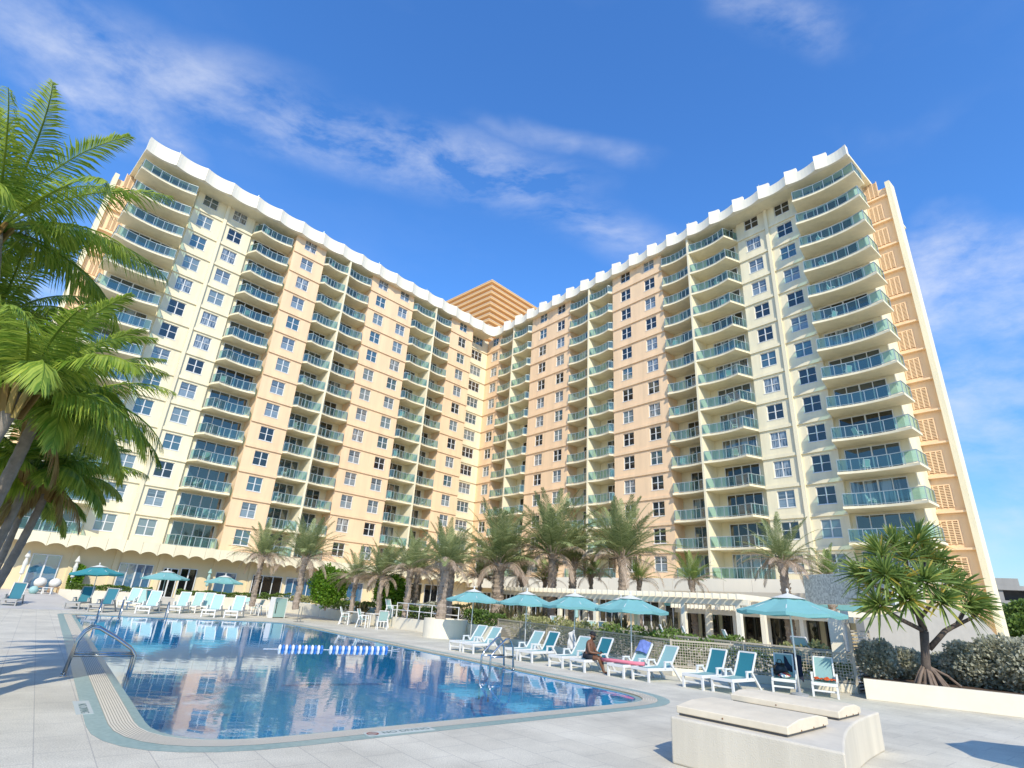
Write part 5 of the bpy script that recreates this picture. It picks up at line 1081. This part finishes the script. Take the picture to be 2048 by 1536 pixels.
for wg, u, yy, where in (('L', 26.9, .5, 'balcony left of first dividing wall, left wing'), ('L', 31.9, .5, 'balcony right of first dividing wall, left wing'), ('L', 41.2, .5, 'balcony left of second dividing wall, left wing'), ('L', 46.8, .5, 'balcony right of second dividing wall, left wing'), ('L', 18.4, .7, 'rounded cream balcony, left wing'),
        ('R', -32.2, .5, 'balcony left of nearest dividing wall, right wing'), ('R', -26.0, .6, 'balcony right of nearest dividing wall, right wing'), ('R', -47.6, .5, 'balcony left of middle dividing wall, right wing'), ('R', -41.5, .5, 'balcony right of middle dividing wall, right wing'), ('R', -15.5, .6, 'end balcony, right wing'), ('R', -63.2, .5, 'balcony left of farthest dividing wall, right wing')):
    for k in range(13):
        if cr2.random() < .5: bal_chair(wg, u + cr2.uniform(-.3, .3), k, 'pale chair, %s floor down, %s' % (ordn[k], where), cr2.uniform(1.6, 4.4), yy)

# ------------------------------------------------------------------ the seated person
MP = MW(L_person)
def person():
    t = thing('person', 'bare chested person in dark cap and swim shorts sitting on a lounger, holding a phone', 'person', MP @ V((.08, .50, 0)), .93)
    # local frame: facing -y, seat height about .41, x to the figure's left
    skin = mat('brown_skin', (.16, .072, .036), .5, noise=.1, nscale=9)
    P = {'pel': (0, .02, .50, .150), 'bel': (0, -.02, .62, .165), 'che': (0, -.05, .80, .160), 'sho': (0, -.07, .94, .120), 'nek': (0, -.11, 1.02, .062), 'nk2': (0, -.14, 1.07, .060)}
    for s, n in ((-1, 'r'), (1, 'l')):
        P['hip' + n] = (s * .09, -.03, .47, .105); P['kne' + n] = (s * .12, -.46, .47, .066)
        P['cal' + n] = (s * (.12 - .05), -.50, .32, .055); P['ank' + n] = (-s * .02 + (.0), -.56 - .05 * (s > 0), .09, .036); P['hee' + n] = (-s * .02, -.56 - .05 * (s > 0), .045, .035); P['toe' + n] = (-s * .05, -.74 - .05 * (s > 0), .035, .030)
        P['shd' + n] = (s * .19, -.07, .925, .068); P['elb' + n] = (s * .235, -.16, .64, .047); P['wri' + n] = (s * .07, -.40, .615, .031); P['hnd' + n] = (s * .045, -.46, .625, .033)
    E = [('pel', 'bel'), ('bel', 'che'), ('che', 'sho'), ('sho', 'nek'), ('nek', 'nk2')]
    for n in 'rl': E += [('pel', 'hip' + n), ('hip' + n, 'kne' + n), ('kne' + n, 'cal' + n), ('cal' + n, 'ank' + n), ('ank' + n, 'hee' + n), ('hee' + n, 'toe' + n), ('sho', 'shd' + n), ('shd' + n, 'elb' + n), ('elb' + n, 'wri' + n), ('wri' + n, 'hnd' + n)]
    # head as part of the same body
    P['hd1'] = (0, -.155, 1.125, .085); P['hd2'] = (0, -.165, 1.19, .100); P['hd3'] = (0, -.155, 1.245, .078); E += [('nk2', 'hd1'), ('hd1', 'hd2'), ('hd2', 'hd3')]
    P['nos'] = (0, -.268, 1.165, .014); E += [('hd2', 'nos')]
    for s, n in ((-1, 'r'), (1, 'l')): P['ear' + n] = (s * .098, -.15, 1.175, .018); E += [('hd2', 'ear' + n)]
    for s, n in ((-1, 'r'), (1, 'l')):
        h = V(P['hnd' + n][:3])
        for f in range(4):
            o = (f - 1.5) * .017; a, b_, c = h + V((o * s, -.035, .006)), h + V((o * s - s * .012, -.062, .022 + .003 * f)), h + V((o * s - s * .035, -.066, .034))
            for q, (pt, r) in enumerate(((a, .0095), (b_, .0085), (c, .0075))): P['f%s%d%d' % (n, f, q)] = (*pt, r)
            E += [('hnd' + n, 'f%s%d0' % (n, f)), ('f%s%d0' % (n, f), 'f%s%d1' % (n, f)), ('f%s%d1' % (n, f), 'f%s%d2' % (n, f))]
        P['th' + n] = (*(h + V((-s * .035, -.015, .03))), .010); P['tt' + n] = (*(h + V((-s * .045, -.04, .045))), .009); E += [('hnd' + n, 'th' + n), ('th' + n, 'tt' + n)]
    names = list(P); me = bpy.data.meshes.new('body'); me.from_pydata([P[k][:3] for k in names], [(names.index(a), names.index(b_)) for a, b_ in E], []); me.materials.append(skin)
    o = obj('body', me, t); sk_ = o.modifiers.new('skin', 'SKIN'); sk_.use_smooth_shade = True
    for k, nme in enumerate(names): me.skin_vertices[0].data[k].radius = (P[nme][3],) * 2; me.skin_vertices[0].data[k].use_root = (nme == 'pel')
    sb = o.modifiers.new('subdivision', 'SUBSURF'); sb.levels = 2; sb.render_levels = 2
    hair = mat('black_hair', (.008, .007, .007), .8); cap = mat('black_cap', (.012, .012, .014), .8)
    b = MB(); b.lathe([(.112, 0), (.113, .035), (.095, .085), (.05, .112), (.003, .12)], 18); c_ = b.build('cap', cap, t, True); c_.location = (0, -.158, 1.205); c_.rotation_euler = (.25, 0, 0)
    b = MB(); b.prism([(-.085, -.05), (-.07, -.16), (0, -.19), (.07, -.16), (.085, -.05)], 0, .012); br = b.build('cap_brim', cap, c_); br.location = (0, -.03, .004)
    b = MB(); b.ball((0, 0, 0), .072, 12, .9); bd = b.build('beard', hair, t, True); bd.location = (0, -.215, 1.09); bd.scale = (1, .75, 1)
    for s in (-1, 1): b = MB(); b.ball((s * .038, -.262, 1.195), .011, 8); b.build('eye', dark, t, True)
    # shorts: pelvis band and two short legs
    sh_ = mat('swim_shorts', (.015, .016, .022), .8, noise=.2, nscale=20); b = MB()
    b.tube([(0, .04, .415), (0, .03, .50), (0, .01, .585)], [.195, .192, .178], 16, False)
    for s in (-1, 1): b.tube([(s * .08, .02, .48), (s * .10, -.12, .475), (s * .112, -.27, .475)], [.128, .118, .100], 14, False)
    so_ = b.build('shorts', sh_, t, True); m_ = so_.modifiers.new('thick', 'SOLIDIFY'); m_.thickness = .008
    return t
pt_ = person(); pm_ = Matrix.Translation(pt_.location) @ Matrix.Rotation(pt_.rotation_euler.z, 4, 'Z')
b = MB(); b.box(-.037, .037, -.075, .075, 0, .009); o = b.build('phone', mat('black_glass', (.01, .01, .012), .1), None, False, .004); o.location = pm_ @ V((0, -.52, .665)); o.rotation_euler = (.55, 0, pt_.rotation_euler.z); tag(o, 'black phone held in both hands by the seated person', 'phone')
# ------------------------------------------------------------------ sky, sun
SUN_EL, SX, SY = rad(38), 0.13, -0.99
w = bpy.data.worlds.new('World'); bpy.context.scene.world = w; w.use_nodes = True; N, L = w.node_tree.nodes, w.node_tree.links
bg = N['Background']; bg.inputs[1].default_value = 0.15
sk = N.new('ShaderNodeTexSky'); sk.sky_type = 'NISHITA'; sk.sun_disc = False; sk.sun_elevation = SUN_EL; sk.sun_rotation = math.atan2(SX, SY)
sk.air_density = 1.2; sk.dust_density = 0.3; sk.ozone_density = 3.0
hs = N.new('ShaderNodeHueSaturation'); hs.inputs['Saturation'].default_value = 1.15; hs.inputs['Value'].default_value = 1.0; L.new(sk.outputs[0], hs.inputs['Color'])
tn = N.new('ShaderNodeMix'); tn.data_type = 'RGBA'; tn.blend_type = 'MULTIPLY'; tn.inputs[0].default_value = 1; L.new(hs.outputs[0], tn.inputs[6])
gx = N.new('ShaderNodeTexCoord'); gz = N.new('ShaderNodeSeparateXYZ'); L.new(gx.outputs['Generated'], gz.inputs[0]); gr = N.new('ShaderNodeMapRange'); gr.inputs['From Max'].default_value = 0.42; L.new(gz.outputs['Z'], gr.inputs['Value'])
tm = N.new('ShaderNodeMix'); tm.data_type = 'RGBA'; tm.inputs[6].default_value = (0.62, 0.74, 0.95, 1); tm.inputs[7].default_value = (0.92, 1.32, 1.78, 1); L.new(gr.outputs[0], tm.inputs[0]); L.new(tm.outputs[2], tn.inputs[7])
tc = N.new('ShaderNodeTexCoord')
def vm(op, a, b=None):
    n = N.new('ShaderNodeVectorMath'); n.operation = op
    for i, x in enumerate((a, b)):
        if x is None: continue
        if isinstance(x, (tuple, list)): n.inputs[i].default_value = x
        else: L.new(x, n.inputs[i])
    return n
def ma(op, a, b=None, c=None, clamp=False):
    n = N.new('ShaderNodeMath'); n.operation = op; n.use_clamp = clamp
    for i, x in enumerate((a, b, c)):
        if x is None: continue
        if isinstance(x, (int, float)): n.inputs[i].default_value = x
        else: L.new(x, n.inputs[i])
    return n.outputs[0]
D = tc.outputs['Generated']
wn = N.new('ShaderNodeTexNoise'); wn.inputs['Scale'].default_value = 3.0; wn.inputs['Detail'].default_value = 5; L.new(D, wn.inputs['Vector'])
wv = vm('SUBTRACT', wn.outputs['Color'], (0.5, 0.5, 0.5)); ws = N.new('ShaderNodeVectorMath'); ws.operation = 'SCALE'; ws.inputs[3].default_value = 0.09; L.new(wv.outputs[0], ws.inputs[0])
DW = vm('ADD', D, ws.outputs[0]).outputs[0]
def streak(ax, scale, lo, hi, rot=(0, 0, 0)):
    mp = N.new('ShaderNodeMapping'); mp.inputs['Scale'].default_value = ax; mp.inputs['Rotation'].default_value = rot; L.new(DW, mp.inputs[0])
    n = N.new('ShaderNodeTexNoise'); n.inputs['Scale'].default_value = scale; n.inputs['Detail'].default_value = 9; n.inputs['Roughness'].default_value = 0.62; L.new(mp.outputs[0], n.inputs['Vector'])
    r = N.new('ShaderNodeMapRange'); r.inputs['From Min'].default_value = lo; r.inputs['From Max'].default_value = hi; L.new(n.outputs['Fac'], r.inputs['Value']); return r.outputs[0]
tex = streak((0.9, 2.0, 3.4), 4.2, 0.36, 0.74)
masks = []
def dirp(px, py):
    a = (px - CX) / F; b = -(py - CY) / F; return (FWD + RIGHT * a + UP * b).normalized()
def band(p, q, width, amp):
    a, b = dirp(*p), dirp(*q); nrm = a.cross(b).normalized(); mid = (a + b).normalized(); half = math.acos(max(-1, min(1, a.dot(b)))) / 2
    d = ma('ABSOLUTE', vm('DOT_PRODUCT', DW, tuple(nrm)).outputs['Value'])
    f = N.new('ShaderNodeMapRange'); f.interpolation_type = 'SMOOTHSTEP'; f.inputs['From Min'].default_value = width; f.inputs['From Max'].default_value = 0; L.new(d, f.inputs['Value'])
    c = vm('DOT_PRODUCT', DW, tuple(mid)).outputs['Value']
    g = N.new('ShaderNodeMapRange'); g.interpolation_type = 'SMOOTHSTEP'; g.inputs['From Min'].default_value = math.cos(half + 0.10); g.inputs['From Max'].default_value = math.cos(max(0.02, half - 0.06)); L.new(c, g.inputs['Value'])
    masks.append(ma('MULTIPLY', ma('MULTIPLY', f.outputs[0], g.outputs[0]), amp))
def blob(p, size, amp):
    c = vm('DOT_PRODUCT', DW, tuple(dirp(*p))).outputs['Value']
    g = N.new('ShaderNodeMapRange'); g.interpolation_type = 'SMOOTHSTEP'; g.inputs['From Min'].default_value = math.cos(size); g.inputs['From Max'].default_value = math.cos(size * 0.15); L.new(c, g.inputs['Value'])
    masks.append(ma('MULTIPLY', g.outputs[0], amp))
band((20, 60), (620, 260), 0.085, 0.75); band((480, 235), (1150, 400), 0.07, 0.95); band((1010, 380), (1300, 500), 0.06, 0.7)
band((140, 180), (400, 250), 0.08, 1.0); band((1000, 275), (1190, 315), 0.03, 0.55); band((1520, 10), (1690, 90), 0.055, 0.5); band((1560, 60), (1740, 140), 0.03, 0.35); 
blob((1960, 540), 0.17, 0.75); blob((1960, 800), 0.16, 0.55); blob((30, 590), 0.2, 0.7); band((1750, 270), (2040, 190), 0.04, 0.35)
acc = masks[0]
for k in masks[1:]: acc = ma('MAXIMUM', acc, k)
cl = ma('MULTIPLY', acc, tex, clamp=True)
# thin veil of high cloud all round, thicker towards the horizon behind the camera
cl = ma('MAXIMUM', cl, ma('MULTIPLY', streak((1, 1, 3), 1.3, 0.52, 1.0), 0.10), clamp=True)
mx = N.new('ShaderNodeMix'); mx.data_type = 'RGBA'; L.new(cl, mx.inputs[0]); L.new(tn.outputs[2], mx.inputs[6]); mx.inputs[7].default_value = (5.6, 5.9, 6.6, 1)
L.new(mx.outputs[2], bg.inputs[0])
sun = bpy.data.lights.new('sun', 'SUN'); sun.energy = 4.6; sun.angle = rad(0.5); sun.color = (1.0, 0.925, 0.76)
so = bpy.data.objects.new('sun', sun); C.objects.link(so)
tosun = V((SX, SY, 0)).normalized() * math.cos(SUN_EL) + V((0, 0, math.sin(SUN_EL)))
so.rotation_euler = tosun.to_track_quat('Z', 'Y').to_euler(); so.location = (0, -10, 60)
sc = bpy.context.scene; vs = sc.view_settings; vs.view_transform = 'Standard'; vs.look = 'None'; vs.gamma = 1; vs.exposure = 0.05
sc.render.engine = 'CYCLES'; sc.cycles.max_bounces = 8; sc.cycles.transparent_max_bounces = 24; sc.cycles.caustics_reflective = False; sc.cycles.caustics_refractive = False
